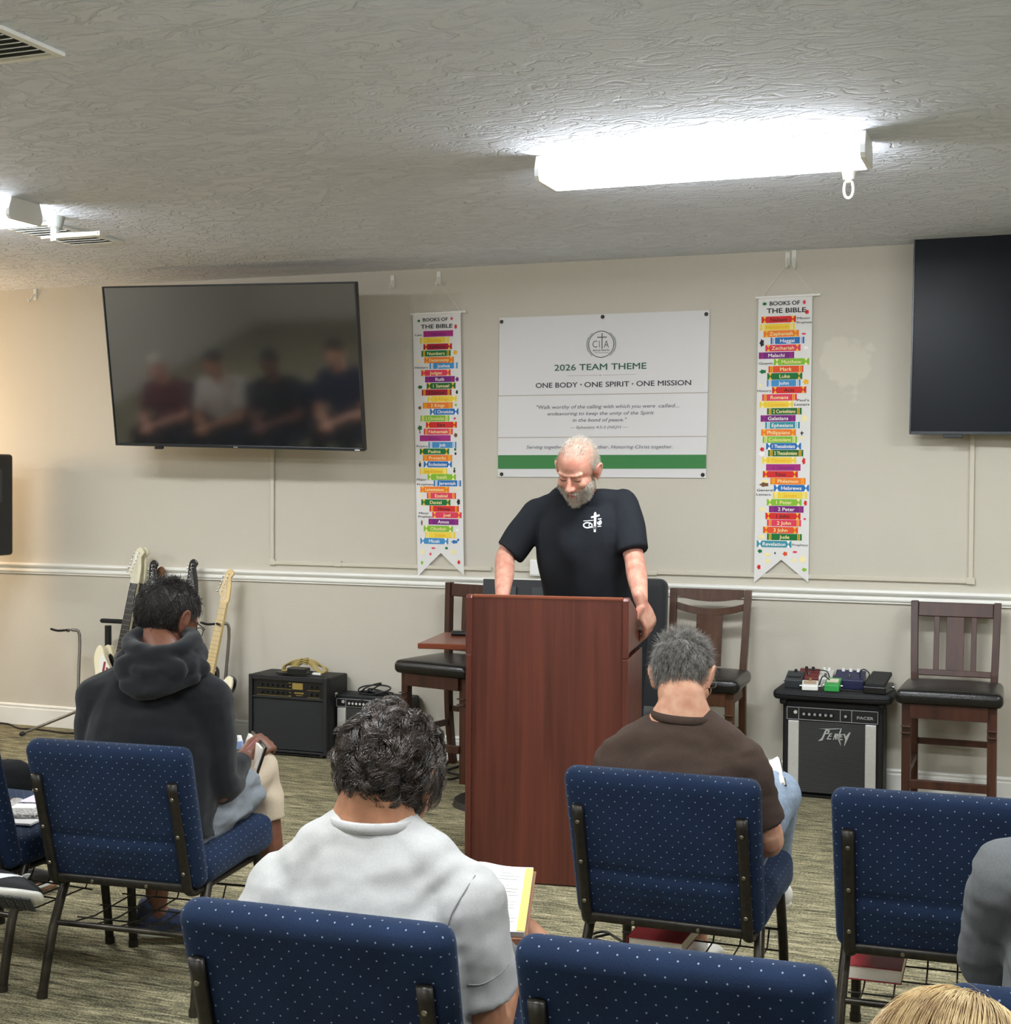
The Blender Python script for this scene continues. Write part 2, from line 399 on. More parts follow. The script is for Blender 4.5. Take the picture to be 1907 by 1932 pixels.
def vent(x, y, w, d, label, n=9, rz=0):
    t = thing('ceiling_vent', label, 'ceiling vent', (x, y, HC), rz)
    f = MB(); fr = .025
    for s in (-1, 1): f.box((s*(w/2-fr/2), 0, -.006), (fr, d, .012)).box((0, s*(d/2-fr/2), -.006), (w-2*fr, fr, .012))
    f.build('frame', M_white, t, .002)
    MB().box((0, 0, -.001), (w-.04, d-.04, .002)).build('duct_backing', mat('dark_duct', '7a7c7c', .8), t)
    for k in range(n):
        yy = -d/2+fr+(k+.5)*(d-2*fr)/n
        MB().box((0, yy, -.009), (w-2*fr, .026, .002), rot(rx=.45)).build('slat', M_white, t)
vent(-4.46, -1.62, .30, .56, 'white slatted ceiling vent beyond the flat twin tube lamp', 10)
vent(-2.74, -4.18, .36, .26, 'white ceiling vent in the upper corner of the photo, nearest the camera', 6)

# ------------------------------------------------------------------ televisions
M_black = mat('black_plastic', '141516', .35); M_bezel = mat('dark_metal_bezel', '3a3d40', .3, .6)
def screen_mat(name, col, rough, spec):
    m, N, Lk, b = node_mat(name); b.inputs['Base Color'].default_value = lin(col); b.inputs['Roughness'].default_value = rough
    b.inputs['Specular IOR Level'].default_value = spec; return m
M_scrL = screen_mat('matte_screen', '1d1f22', .07, 1.0); M_scrL.node_tree.nodes['Principled BSDF'].inputs['IOR'].default_value = 1.95; M_scrR = screen_mat('blue_black_screen', '0e131a', .3, .14)
def tv(loc, R3, w, h, label, mats, arm):
    t = thing('television', label, 'television', loc)
    t.rotation_euler = Matrix(R3.tolist()).to_euler()
    MB().box((0, .022, 0), (w, .03, h)).box((0, .05, -.06), (w*.55, .035, h*.55)).build('casing', M_black, t, .006)
    MB().box((0, .0045, .004), (w-.014, .005, h-.026)).build('screen', mats, t)
    b = MB()
    for s in (-1, 1): b.box((s*(w/2-.004), .003, 0), (.008, .014, h))
    b.box((0, .003, h/2-.004), (w-.016, .014, .008)).box((0, .003, -h/2+.008), (w-.016, .014, .016)); b.build('bezel', M_bezel, t, .0015)
    return t
RL = rot(rz=.019)@rot(rx=.18)@rot(ry=.023)
tvl = tv((-4.2415, -.463, 2.1787), RL, 1.58, .9085, 'wide flat television tilted down above the guitars', M_scrL, True)
MB().box((0, -.005, -.448), (.026, .003, .007)).build('badge', mat('silver', 'c9ccce', .3, .8), tvl); tvl.children[-1]['label'] = 'small silver badge'
MB().box((-.5, .0, -.462), (.05, .02, .014)).build('sensor', M_black, tvl, .002)
MB().box((.75, -.005, -.448), (.03, .003, .006)).build('sticker', mat('sticker_white', 'dddddd', .5), tvl)
a = MB().box((0, .075, -.05), (.3, .02, .3)).box((0, .25, -.05), (.08, .34, .06)).box((0, .40, -.05), (.2, .03, .3)).build('mount_bracket', M_black, tvl, .003)
c0 = (at(1722, 471, -.11)+at(1718, 821, -.11))/2
tr = tv((c0[0]+.83, -.15, c0[2]+.02), rot(rz=-.02)@rot(ry=0.012), 1.66, .955, 'flat television with a blue black screen cut by the right edge', M_scrR, False)
MB().box((-.625, .0, -.485), (.09, .025, .02)).build('sensor', M_black, tr, .003)
MB().box((0, .11, 0), (.4, .08, .4)).build('mount_bracket', M_black, tr, .003)

# ------------------------------------------------------------------ cable raceways and wall hooks
M_race = mat('painted_raceway', 'cdc6b5', .6)
def raceway(pts, label, elbows):
    t = thing('cable_raceway', label, 'cable raceway', (pts[0][0], 0, pts[0][1]))
    for (a, b) in zip(pts, pts[1:]):
        a = np.array(a); b = np.array(b); c = (a+b)/2; d = np.abs(b-a)
        MB().box((c[0], -.0085, c[1]), (max(d[0], .022), .013, max(d[1], .022))).build('channel', M_race, t, .003, world=True)
    for e in elbows:
        MB().box((e[0], -.0095, e[1]), (.04, .016, .034)).build('elbow', M_race, t, .003, world=True)
raceway([(-4.236, 1.76), (-4.236, 1.075), (-2.86, 1.07)], 'painted cable raceway running down from the tilted television', [(-4.236, 1.075), (-3.803, 1.077)])
raceway([(-.346, 1.80), (-.346, 1.083), (-1.92, 1.079), (-2.78, 1.072)], 'painted cable raceway running down from the right television', [(-.346, 1.083)])
p = at(1011, 1071, -.02); t = thing('outlet_box', 'white outlet box sitting on the chair rail beside the man in black', 'outlet box', (p[0], 0, p[2]))
MB().box((0, -.02, 0), (.062, .036, .09)).build('body', M_plastic, t, .004)
MB().box((0, -.039, 0), (.05, .003, .076)).build('cover_plate', M_white, t, .001)
def hook(px, py, label, bend=0.0, L=.07):
    p = at(px, py, 0); t = thing('wall_hook', label, 'hook', (p[0], 0, p[2]), 0, 'white adhesive hooks under the ceiling')
    MB().box((0, -.004, 0), (.024, .008, L)).build('base_plate', M_plastic, t, .003)
    MB().tube([(0, -.006, .0), (bend*.3, -.018, -.01), (bend, -.03, -L*.55), (bend, -.036, -L*.62), (bend, -.042, -L*.45)], .006, 8).build('hook_arm', M_plastic, t)
hook(67, 556, 'white hook under the ceiling left of the tilted television', -.02)
hook(741, 531, 'empty white hook between the tilted television and the left hanging chart')
hook(828, 524, 'white hook holding the cord of the hanging chart nearer the tilted television')
hook(1486, 489, 'white hook holding the cord of the hanging chart nearer the right television')
hook(1498, 488, 'empty white hook right beside the hook of the right hanging chart', .006, .085)
# ================================================================== wall hangings
INK = {'magenta': 'a8327f', 'yellow': 'f0d24a', 'crimson': 'b1203a', 'green': '22733a', 'orange': 'ef7f2e', 'blue': '2f74b8', 'pink': 'e0405c', 'purple': '7a2a7c', 'dgreen': '2d6a36',
       'dred': 'a3202b', 'lime': '86bd3a', 'red': 'd6322f', 'teal': '3f93a3', 'rust': 'e2562f', 'sky': '4a90c6', 'white': 'f4f2ee', 'ink': '2b2b30', 'cream': 'f6e7a8', 'brown': '7a5638', 'gold': 'f2b72f'}
INKS = list(INK); M_ink = [mat('ink_'+k, INK[k], .6, spec=.2) for k in INKS]
def chart(name_label, x0, y0, sc, quad, apex, rod, hookpx, title, rows, labels, blobs, txt):
    Y = -.016
    P = lambda cx, cy, dy=0.0: at(x0+cx/sc, y0+cy/sc, Y-dy)
    hk = at(*hookpx, -.03)
    t = thing('hanging_chart', name_label, 'wall chart', (hk[0], 0, hk[2]))
    # fabric: a sheet with a swallow tail, thin but solid
    TL, TR, BL, BR, AP = [P(*q) for q in (*quad, apex)]
    out = [TL, BL, AP, BR, TR]; mb = MB(); nF = len(out)
    V = np.array(out+[v+np.array([0, .002, 0]) for v in out])
    mb.add(V, [(0, 1, 2), (0, 2, 4), (2, 3, 4)]+[(5, 7, 6), (5, 9, 7), (7, 9, 8)]+[(i, i+5, (i+1) % 5+5, (i+1) % 5) for i in range(5)])
    mb.build('fabric', mat('chart_fabric', 'e2e0dd', .8), t, world=True)
    a, b = P(*rod[0]), P(*rod[1]); MB().cyl(a, b, .0065, n=12).build('rod', mat('white_rod', 'f0eee8', .5), t, world=True)
    q = nrm(b-a); MB().tube([a+q*.03, hk+np.array([0, 0, -.01]), b-q*.03], .0016, 6, 1).build('cord', mat('white_cord', 'e4e0d6', .8), t, world=True)
    pr = MB()
    for (s, cx, cy, w, h) in title:
        pr.mat(INKS.index('ink')); c = P(cx, cy); letter(pr, s, c, X_, Z_, h/sc/372, np.linalg.norm(P(cx+w/2, cy)-P(cx-w/2, cy)), .016, off=.0016)
    for i, (s, k, xa, xb, cy) in enumerate(rows):
        A, B = P(xa, cy), P(xb, cy); c = (A+B)/2; w = np.linalg.norm(B-A); h = .0332
        pr.mat(INKS.index(k)); pr.flat([(-w/2, -h/2), (w/2, -h/2), (w/2, h/2), (-w/2, h/2)], [(0, 1, 2, 3)], c, X_, Z_, .0008)
        bc = 'gold' if k in ('red', 'crimson', 'dred', 'orange', 'pink', 'rust', 'green', 'dgreen') else ('white' if k in ('blue', 'sky', 'teal') else ('cream' if k in ('lime', 'yellow') else 'magenta'))
        pr.mat(INKS.index(bc))
        for sgn in (-1, 1):
            if i % 2:
                for d in (.012, .02): pr.flat([(sgn*(w/2-d)-.0022, -h/2), (sgn*(w/2-d)+.0022, -h/2), (sgn*(w/2-d)+.0022, h/2), (sgn*(w/2-d)-.0022, h/2)], [(0, 1, 2, 3)], c, X_, Z_, .0012)
            else:
                x = sgn*(w/2-.016); pr.flat([(x-.009, h/2), (x, .001), (x+.009, h/2)], [(0, 1, 2)], c, X_, Z_, .0012); pr.flat([(x-.009, -h/2), (x+.009, -h/2), (x, -.001)], [(0, 1, 2)], c, X_, Z_, .0012)
        tc = txt.get(s, 'cream' if k in ('lime', 'green', 'dgreen', 'pink', 'rust', 'orange') else 'white')
        if k == 'yellow': tc = 'gold'
        if k == 'magenta': tc = 'purple'
        V, F, wd = text_mesh(s, .004); hh = .0178; ww = min(wd*hh/.7*1.12, w-.062)
        pr.mat(INKS.index(tc)); letter(pr, s, c, X_, Z_, hh, ww, .010, off=.0016)
    for (s, cx, cy, w) in labels:
        pr.mat(INKS.index('ink')); c = P(cx, cy); letter(pr, s, c, X_, Z_, .0115, np.linalg.norm(P(cx+w/2, cy)-P(cx-w/2, cy)), .005, off=.0016)
    for (k, cx, cy, rx, ry) in blobs:
        c = P(cx, cy); n = 10; pr.mat(INKS.index(k))
        pts = [(rx/sc/372*math.cos(2*math.pi*j/n)*(1 if j % 2 else .7), ry/sc/372*math.sin(2*math.pi*j/n)*(1 if j % 2 else .7)) for j in range(n)]
        pr.flat(pts, [tuple(range(n))], c, X_, Z_, .0012)
    pr.build('print', M_ink, t, world=True)
    return t
rowsL = [('Genesis', 'magenta', 125, 305, 417), ('Exodus', 'yellow', 105, 280, 457), ('Leviticus', 'crimson', 125, 298, 496), ('Numbers', 'green', 113, 290, 537), ('Deuteronomy', 'orange', 130, 310, 577), ('Joshua', 'sky', 162, 333, 612),
 ('Judges', 'pink', 112, 290, 655), ('Ruth', 'purple', 135, 315, 694), ('1 Samuel', 'dgreen', 145, 320, 734), ('2 Samuel', 'dred', 115, 295, 774), ('1 Kings', 'yellow', 150, 327, 813), ('2 Kings', 'orange', 122, 302, 853), ('1 Chronicles', 'blue', 165, 338, 891),
 ('2 Chronicles', 'lime', 107, 282, 932), ('Ezra', 'red', 140, 328, 971), ('Nehemiah', 'pink', 127, 303, 1012), ('Esther', 'magenta', 103, 290, 1052), ('Job', 'sky', 155, 325, 1093), ('Psalms', 'green', 103, 281, 1133), ('Proverbs', 'orange', 122, 299, 1172),
 ('Ecclesiastes', 'blue', 127, 298, 1211), ('Song of Solomon', 'yellow', 102, 270, 1252), ('Isaiah', 'lime', 150, 322, 1288), ('Jeremiah', 'blue', 187, 353, 1326), ('Lamentations', 'orange', 106, 281, 1364), ('Ezekiel', 'pink', 146, 323, 1402), ('Daniel', 'green', 112, 289, 1442),
 ('Hosea', 'red', 162, 340, 1481), ('Joel', 'pink', 178, 357, 1519), ('Amos', 'purple', 156, 337, 1560), ('Obadiah', 'lime', 127, 304, 1602), ('Jonah', 'yellow', 135, 318, 1640), ('Micah', 'sky', 106, 276, 1677)]
rowsR = [('Nahum', 'red', 107, 297, 418), ('Habakkuk', 'yellow', 100, 290, 459), ('Zephaniah', 'orange', 118, 313, 496), ('Haggai', 'blue', 157, 343, 534), ('Zechariah', 'pink', 128, 322, 575), ('Malachi', 'purple', 92, 287, 616), ('Matthew', 'lime', 175, 370, 651),
 ('Mark', 'rust', 145, 338, 692), ('Luke', 'green', 138, 332, 731), ('John', 'sky', 136, 322, 769), ('Acts', 'red', 165, 354, 807), ('Romans', 'pink', 110, 302, 848), ('1 Corinthians', 'yellow', 95, 280, 887), ('2 Corinthians', 'dgreen', 137, 328, 925), ('Galatians', 'purple', 102, 295, 964),
 ('Ephesians', 'teal', 127, 318, 1002), ('Philippians', 'orange', 105, 297, 1042), ('Colossians', 'lime', 113, 303, 1081), ('1 Thessalonians', 'blue', 132, 325, 1118), ('2 Thessalonians', 'dgreen', 143, 337, 1156), ('1 Timothy', 'yellow', 110, 298, 1196), ('2 Timothy', 'magenta', 132, 322, 1235),
 ('Titus', 'red', 114, 307, 1273), ('Philemon', 'orange', 155, 350, 1311), ('Hebrews', 'blue', 175, 369, 1349), ('James', 'yellow', 170, 358, 1389), ('1 Peter', 'lime', 136, 328, 1428), ('2 Peter', 'purple', 148, 339, 1466), ('1 John', 'red', 128, 322, 1504), ('2 John', 'pink', 137, 325, 1542),
 ('3 John', 'rust', 115, 308, 1581), ('Jude', 'green', 137, 329, 1619), ('Revelation', 'teal', 80, 272, 1658)]
dark = {k: 'ink' for k in ('Leviticus', '2 Samuel', 'Ezra', 'Hosea', 'Nahum', 'Acts', 'Titus', '1 John')}
blobL = [('green', 97, 340, 12, 10), ('pink', 296, 325, 10, 12), ('red', 321, 374, 11, 18), ('gold', 318, 531, 17, 17), ('cream', 95, 585, 14, 16), ('purple', 330, 694, 14, 18), ('green', 105, 742, 20, 14), ('ink', 328, 772, 10, 16), ('brown', 103, 868, 14, 14), ('lime', 322, 850, 10, 10), ('red', 315, 932, 9, 9),
 ('dgreen', 104, 990, 19, 19), ('brown', 104, 1016, 5, 14), ('brown', 321, 1034, 15, 17), ('green', 318, 1120, 10, 12), ('ink', 320, 1146, 9, 12), ('ink', 104, 1214, 10, 18), ('gold', 104, 1196, 8, 8), ('ink', 313, 1252, 9, 14), ('green', 313, 1236, 8, 8), ('cream', 320, 1362, 18, 9), ('ink', 338, 1440, 14, 24), ('cream', 108, 1402, 14, 10),
 ('brown', 115, 1566, 7, 22), ('white', 330, 1610, 14, 8), ('blue', 314, 1682, 27, 14), ('blue', 336, 1670, 10, 10), ('pink', 185, 1720, 18, 7), ('green', 265, 1720, 13, 10), ('cream', 120, 1742, 15, 20), ('cream', 305, 1742, 18, 20), ('pink', 168, 1756, 9, 12), ('red', 340, 1806, 12, 16), ('lime', 116, 1808, 10, 14)]
blobR = [('green', 124, 332, 14, 10), ('pink', 343, 322, 10, 14), ('red', 357, 376, 14, 14), ('pink', 340, 497, 15, 6), ('ink', 109, 548, 14, 24), ('white', 352, 574, 16, 10), ('green', 114, 706, 22, 13), ('gold', 352, 762, 18, 18), ('cream', 100, 782, 9, 14), ('cream', 344, 964, 16, 22), ('ink', 330, 1045, 13, 4), ('ink', 329, 1046, 4, 16), ('cream', 330, 1070, 20, 7),
 ('red', 110, 1135, 14, 14), ('white', 108, 1160, 20, 16), ('red', 340, 1200, 11, 22), ('brown', 122, 1330, 30, 14), ('cream', 122, 1312, 22, 12), ('red', 349, 1432, 10, 18), ('cream', 112, 1466, 20, 14), ('pink', 345, 1520, 9, 7), ('cream', 106, 1618, 22, 14), ('green', 98, 1697, 15, 12), ('cream', 138, 1716, 22, 12), ('ink', 181, 1708, 5, 8), ('rust', 237, 1712, 15, 14), ('pink', 291, 1702, 16, 7),
 ('cream', 333, 1742, 18, 24), ('cream', 288, 1748, 16, 12), ('cream', 140, 1752, 16, 14), ('red', 92, 1785, 12, 16), ('lime', 343, 1800, 16, 12)]
chart('white hanging chart of coloured book spines nearer the tilted television', 760, 500, 3.22, [(60, 300), (350, 290), (90, 1890), (370, 1885)], (230, 1750), [(48, 300), (380, 283)], (828, 527),
      [('BOOKS OF', 197, 331, 150, 22), ('THE BIBLE', 205, 372, 190, 26)], rowsL, [('Law', 96, 425, 42), ('History', 114, 623, 82), ('Poetry', 118, 1101, 68), ('Major', 115, 1303, 58), ('Prophets', 136, 1332, 98), ('Minor', 128, 1507, 58), ('Prophets', 135, 1528, 80)], blobL, dark)
chart('white hanging chart of coloured book spines nearer the right television', 1400, 460, 2.927, [(90, 300), (388, 290), (65, 1870), (365, 1870)], (215, 1745), [(75, 298), (432, 280)], (1486, 492),
      [('BOOKS OF', 235, 327, 165, 22), ('THE BIBLE', 243, 367, 215, 26)], rowsR, [('Minor', 340, 410, 72), ('Prophets', 343, 433, 82), ('Gospels', 131, 660, 76), ('History', 123, 812, 76), ("Paul's", 336, 863, 66), ('Letters', 330, 887, 82), ('General', 126, 1360, 90), ('Letters', 118, 1384, 78), ('Prophecy', 320, 1663, 86)], blobR, dark)

# the printed vinyl sign
def sign():
    S = 3.973; Ys = -.008; P = lambda x, y: at(900+x/S, 560+y/S, Ys)
    t = thing('vinyl_sign', 'white team theme sign with a green band screwed to the wall behind the speaker', 'sign', (-2.245, 0, 2.01))
    TL, TR, BR, BL = P(168, 158), P(1742, 100), P(1714, 1358), P(154, 1350)
    V = [TL, BL, BR, TR]; V = np.array(V+[v+np.array([0, .004, 0]) for v in V])
    MB().add(V, [(0, 1, 2, 3), (7, 6, 5, 4)]+[(i, i+4, (i+1) % 4+4, (i+1) % 4) for i in range(4)]).build('panel', mat('white_vinyl', 'd8d6d6', .45), t, world=True)
    mats = [mat('sign_green', '2f7a3a', .5), mat('sign_dark_green', '2c5a44', .5), mat('sign_black', '26282b', .5), mat('sign_grey', '6b6c70', .5), mat('sign_tan', 'b3a79c', .5)]
    pr = MB()
    def L(m, s, xa, xb, y, hpx, bold=0.0, it=False, yb=None):
        a, b = P(xa, y), P(xb, y if yb is None else yb); pr.mat(m); c = (a+b)/2; letter(pr, s, c, nrm([b[0]-a[0], 0, 0]), Z_, hpx/S/354, np.linalg.norm(b-a), bold, it, .0012)
    def bar(m, xa, ya, xb, yb, hpx):
        a, b = P(xa, ya), P(xb, yb); d = nrm(b-a); h = hpx/S/354; pr.mat(m); w = np.linalg.norm(b-a)
        up = np.cross([0, 1., 0], d); up = up if up[2] > 0 else -up
        pr.add([a-up*h/2-Y_*.0008, b-up*h/2-Y_*.0008, b+up*h/2-Y_*.0008, a+up*h/2-Y_*.0008], [(0, 1, 2, 3)])
    L(1, '2026 TEAM THEME', 580, 1268, 527, 46, .014, yb=521)
    L(2, 'ONE BODY', 440, 752, 664, 38, .012, yb=660); L(2, 'ONE SPIRIT', 805, 1140, 658, 38, .012, yb=652); L(2, 'ONE MISSION', 1194, 1603, 650, 38, .012, yb=642)
    for x, y in ((779, 658), (1166, 652)):
        c = P(x, y); pr.mat(3); n = 10; pr.flat([(.005*math.cos(2*math.pi*k/n), .005*math.sin(2*math.pi*k/n)) for k in range(n)], [tuple(range(n))], c, X_, Z_, .0012)
    bar(4, 675, 592, 905, 588, 3); bar(4, 940, 587, 1195, 581, 3); bar(4, 915, 588, 930, 587, 8)
    bar(4, 160, 743, 1728, 718, 7); bar(4, 157, 1056, 1722, 1046, 7)
    L(3, '"Walk worthy of the calling with which you were', 445, 1334, 826, 27, .007, True, 818); L(3, 'called...', 1360, 1514, 816, 27, .008, True, 814)
    L(3, 'endeavoring to keep the unity of the Spirit', 528, 1325, 876, 26, .007, True, 868); L(3, 'in the bond of peace."', 715, 1122, 924, 26, .007, True, 920)
    L(3, '\u2014 Ephesians 4:5-3 (NKJV) \u2014', 698, 1128, 978, 20, .002, True, 976)
    L(3, 'Serving together. Growing together. Honoring Christ together.', 370, 1465, 1127, 26, .006, True, 1122)
    a, b, c, d = P(156, 1290), P(1716, 1288), P(1717, 1183), P(157, 1187); pr.mat(0); pr.add(np.array([a, b, c, d])-Y_*.0008, [(0, 1, 2, 3)])
    # round emblem: ring with side arcs, the letters C I A and a cross for the T
    cc = P(930, 356); k = 1/S/354
    def ring(r0, r1, a0, a1, m, n=40):
        pr.mat(m); A = np.linspace(a0, a1, n)
        V = [(math.cos(t)*r0, math.sin(t)*r0) for t in A]+[(math.cos(t)*r1, math.sin(t)*r1) for t in A]
        pr.flat(np.array(V)*k, [(i, i+1, n+i+1, n+i) for i in range(n-1)], cc, X_, Z_, .0012)
    ring(96, 101, 0, 2*math.pi, 2); ring(107, 111, -.9, .9, 1); ring(107, 111, math.pi-.9, math.pi+.9, 1); ring(115, 117, -.5, .5, 1); ring(115, 117, math.pi-.5, math.pi+.5, 1)
    L(3, 'C', 865, 902, 354, 52); L(3, 'I', 914, 919, 354, 52); L(3, 'A', 950, 988, 354, 52)
    bar(3, 936, 390, 937, 272, 0.1)
    for (xa, ya, xb, yb) in ((933, 272, 940, 390), (900, 300, 972, 306)):
        A, B = P(xa, ya), P(xb, yb); pr.mat(3); x0, x1, z0, z1 = A[0], B[0], B[2], A[2]
        pr.add([(x0, cc[1]-.0012, z0), (x1, cc[1]-.0012, z0), (x1, cc[1]-.0012, z1), (x0, cc[1]-.0012, z1)], [(0, 1, 2, 3)])
    L(2, 'RESCUE MISSION', 868, 990, 401, 11, .01); [bar(3, xa, 419, xa+8, 418.6, 4) for xa in range(880, 980, 11)]
    pr.build('print', mats, t, world=True)
    for x, y in ((183, 187), (940, 150), (1717, 130), (183, 1330), (1690, 1335)):
        q = P(x, y); MB().cyl(q, q-Y_*.004, .011, .009, 16).cyl(q-Y_*.003, q-Y_*.008, .005, .004, 10).build('screw_grommet', mat('dark_brass', '3d3a33', .35, .8), t, world=True)
sign()

# ================================================================== blue stacking chairs
def fabric_mat():
    m, N, Lk, b = node_mat('navy_dotted_fabric')
    b.inputs['Roughness'].default_value = .85; b.inputs['Sheen Weight'].default_value = .22; b.inputs['Sheen Roughness'].default_value = .4; b.inputs['Sheen Tint'].default_value = lin('9fb0c8'); b.inputs['Specular IOR Level'].default_value = .2
    uv = N.new('ShaderNodeUVMap'); mp = N.new('ShaderNodeMapping'); mp.inputs['Rotation'].default_value = (0, 0, .78); Lk.new(uv.outputs[0], mp.inputs['Vector'])
    v = N.new('ShaderNodeTexVoronoi'); v.voronoi_dimensions = '2D'; v.inputs['Randomness'].default_value = 0; v.inputs['Scale'].default_value = 42; Lk.new(mp.outputs[0], v.inputs['Vector'])
    rp = N.new('ShaderNodeMapRange'); rp.inputs[1].default_value = .082; rp.inputs[2].default_value = .05; Lk.new(v.outputs['Distance'], rp.inputs[0])
    nz = N.new('ShaderNodeTexNoise'); nz.inputs['Scale'].default_value = 420; Lk.new(uv.outputs[0], nz.inputs['Vector'])
    n3 = N.new('ShaderNodeTexNoise'); n3.inputs['Scale'].default_value = 9; Lk.new(uv.outputs[0], n3.inputs['Vector'])
    m0 = N.new('ShaderNodeMix'); m0.data_type = 'RGBA'; m0.inputs[6].default_value = lin('0f1a2e'); m0.inputs[7].default_value = lin('192c49')
    ad = N.new('ShaderNodeMath'); ad.operation = 'MULTIPLY_ADD'; ad.inputs[1].default_value = .5; Lk.new(n3.outputs[0], ad.inputs[0]); Lk.new(nz.outputs[0], ad.inputs[2])
    r2 = N.new('ShaderNodeMapRange'); r2.inputs[1].default_value = .45; r2.inputs[2].default_value = 1.05; Lk.new(ad.outputs[0], r2.inputs[0]); Lk.new(r2.outputs[0], m0.inputs[0])
    mx = N.new('ShaderNodeMix'); mx.data_type = 'RGBA'; Lk.new(m0.outputs[2], mx.inputs[6]); mx.inputs[7].default_value = lin('8594a8'); Lk.new(rp.outputs[0], mx.inputs[0]); Lk.new(mx.outputs[2], b.inputs['Base Color'])
    bp = N.new('ShaderNodeBump'); bp.inputs['Strength'].default_value = .35; bp.inputs['Distance'].default_value = .002; Lk.new(nz.outputs[0], bp.inputs['Height']); Lk.new(bp.outputs[0], b.inputs['Normal'])
    return m
M_fab = fabric_mat(); M_frame = mat('bronze_black_metal', '2d2a25', .38, .5, var=.25, vscale=60); M_rivet = mat('rivet_metal', '8d8878', .35, .9)
M_worn = mat('worn_metal_leg', '25221d', .34, .6, col2='48433a', vscale=14, stretch=(1, 1, 1))
LEAN = math.atan2(.125, .435)
def church_chair(label, loc, deg):
    t = thing('stacking_chair', label, 'chair', (loc[0], loc[1], 0), math.radians(deg), 'blue dotted stacking chairs')
    # backrest: local plane leaning back
    W, Hh, T = .535, .45, .072
    V, F = rboxM((W, T, Hh), .034, 4, 26)
    u = V[:, 0]/(W/2); w = V[:, 2]/(Hh/2); back = V[:, 1] < 0
    V[:, 1] += np.where(back, -.010*(1-u**2)*(1-w**2), .012*(1-u**2)*(1-w**2))
    V[:, 1] += np.where(back, .013*np.exp(-((w+.30-.02*np.abs(u))/.035)**2)*(1-np.clip(np.abs(u), 0, 1)**6), 0)       # the tuck line
    V[:, 1] -= np.where(back & (w < -.30), .010*(1-u**2)*np.exp(-((w+.45)/.25)**2)+.0035*np.cos((w+.4)*38+2*u*u)*(1-u**2)*np.exp(-((w+.45)/.15)**2), 0)
    V[:, 0] *= 1-.03*(1-w)/2
    Rb = rot(rx=LEAN); O = np.array([0, .005, .575])
    uv = box_uv(V, F); o = link('backrest', mesh_from('backrest', V@Rb.T+O, F, M_fab, uv=uv), t)
    # seat
    V, F = rboxM((.525, .47, .095), .042, 4, 6); u = V[:, 0]/.2625; v = V[:, 1]/.235
    V[:, 2] += np.where(V[:, 2] > 0, .018*(1-u**2)*(1-v**2)+.012*v*(v > 0), -.012*(v > .5))
    uv = box_uv(V, F); link('seat', mesh_from('seat', V@rot(rx=.05).T+np.array([0, .30, .41]), F, M_fab, uv=uv), t)
    P = lambda x, d, w: O+Rb@np.array([x, d, w])
    for s in (-1, 1):
        pts = [P(s*.222, -.048, .135), P(s*.222, -.048, .0), P(s*.222, -.048, -.15), P(s*.222, -.046, -.21), np.array([s*.222, .055, .345]), np.array([s*.222, .10, .345]), np.array([s*.222, .46, .352])]
        m = MB(); m.tube(pts, [(.016, .0115)]*7, 10, 4, ref=(1, 0, 0), caps=False).build('back_post', M_frame, t)
        for k, w in enumerate((.09, -.03, -.15)):
            q = P(s*.222, -.0585, w); n_ = -(Rb@Y_); MB().cyl(q, q+n_*.003, .0062, .0045, 12).build('rivet', M_rivet, t)
        MB().tube([(s*.236, .115, .36), (s*.246, .045, .20), (s*.253, 0, .012)], .0145, 10, 2).cyl((s*.253, 0, .022), (s*.2535, -.001, 0), .0165, .0165, 12).build('rear_leg', M_worn, t)
        MB().tube([(s*.232, .45, .36), (s*.238, .48, .2), (s*.242, .5, .012)], .0145, 10, 2).cyl((s*.242, .5, .022), (s*.242, .5, 0), .0165, .0165, 12).build('front_leg', M_frame, t)
    MB().tube([P(-.215, -.046, -.205), P(.215, -.046, -.205)], [(.015, .008)]*2, 10, 1, ref=Rb@Z_).build('back_crossbar', M_frame, t)
    for x in (-.09, .09):
        q = P(x, -.053, -.205); MB().cyl(q, q-(Rb@Y_)*.004, .006, .0045, 12).build('rivet', M_rivet, t)
    MB().tube([(-.244, .052, .215), (.244, .052, .215)], .009, 10, 1).build('rear_stretcher', M_worn, t)
    bk = MB()
    for x in np.linspace(-.2, .2, 6): bk.tube([(x, .055, .215), (x, .2, .195), (x, .43, .2), (x, .46, .25)], .0026, 6, 1)
    for y in (.16, .29, .42): bk.tube([(-.235, y, .2), (.235, y, .2)], .0026, 6, 1)
    bk.tube([(-.238, .46, .25), (.238, .46, .25)], .004, 6, 1).build('book_basket', M_frame, t)
    return t
CH = {'A': ((-2.55, -3.83), 4.7), 'W': ((-1.216, -5.046), 2.5), 'C': ((-.948, -3.623), 0), 'F': ((-.571, -5.019), 2.2), 'D': ((-.238, -3.62), 2.5), 'L': ((-3.203, -3.832), -4), 'G': ((.125, -5.0), 2), 'P': ((-3.9, -3.86), -6), 'B': ((-.12, -6.12), 0), 'Q': ((-3.45, -4.93), -6)}
chairA = church_chair('blue dotted chair with the man in the black hoodie, guitars beyond', *CH['A'])
chairW = church_chair('blue dotted chair with the man in the light grey T-shirt holding an open book', *CH['W'])
chairC = church_chair('blue dotted chair with the man in the brown T-shirt, red book in its basket', *CH['C'])
chairF = church_chair('empty blue dotted chair right beside the man in the light grey T-shirt', *CH['F'])
chairD = church_chair('empty blue dotted chair in front of the right bar stool, red book below', *CH['D'])
chairL = church_chair('blue dotted chair at the left edge with papers and a notebook on its seat', *CH['L'])
chairG = church_chair('blue dotted chair under the person in the dark grey shirt at the right edge', *CH['G'])
church_chair('blue dotted chair outside the left edge under the person in black trousers', *CH['P'])
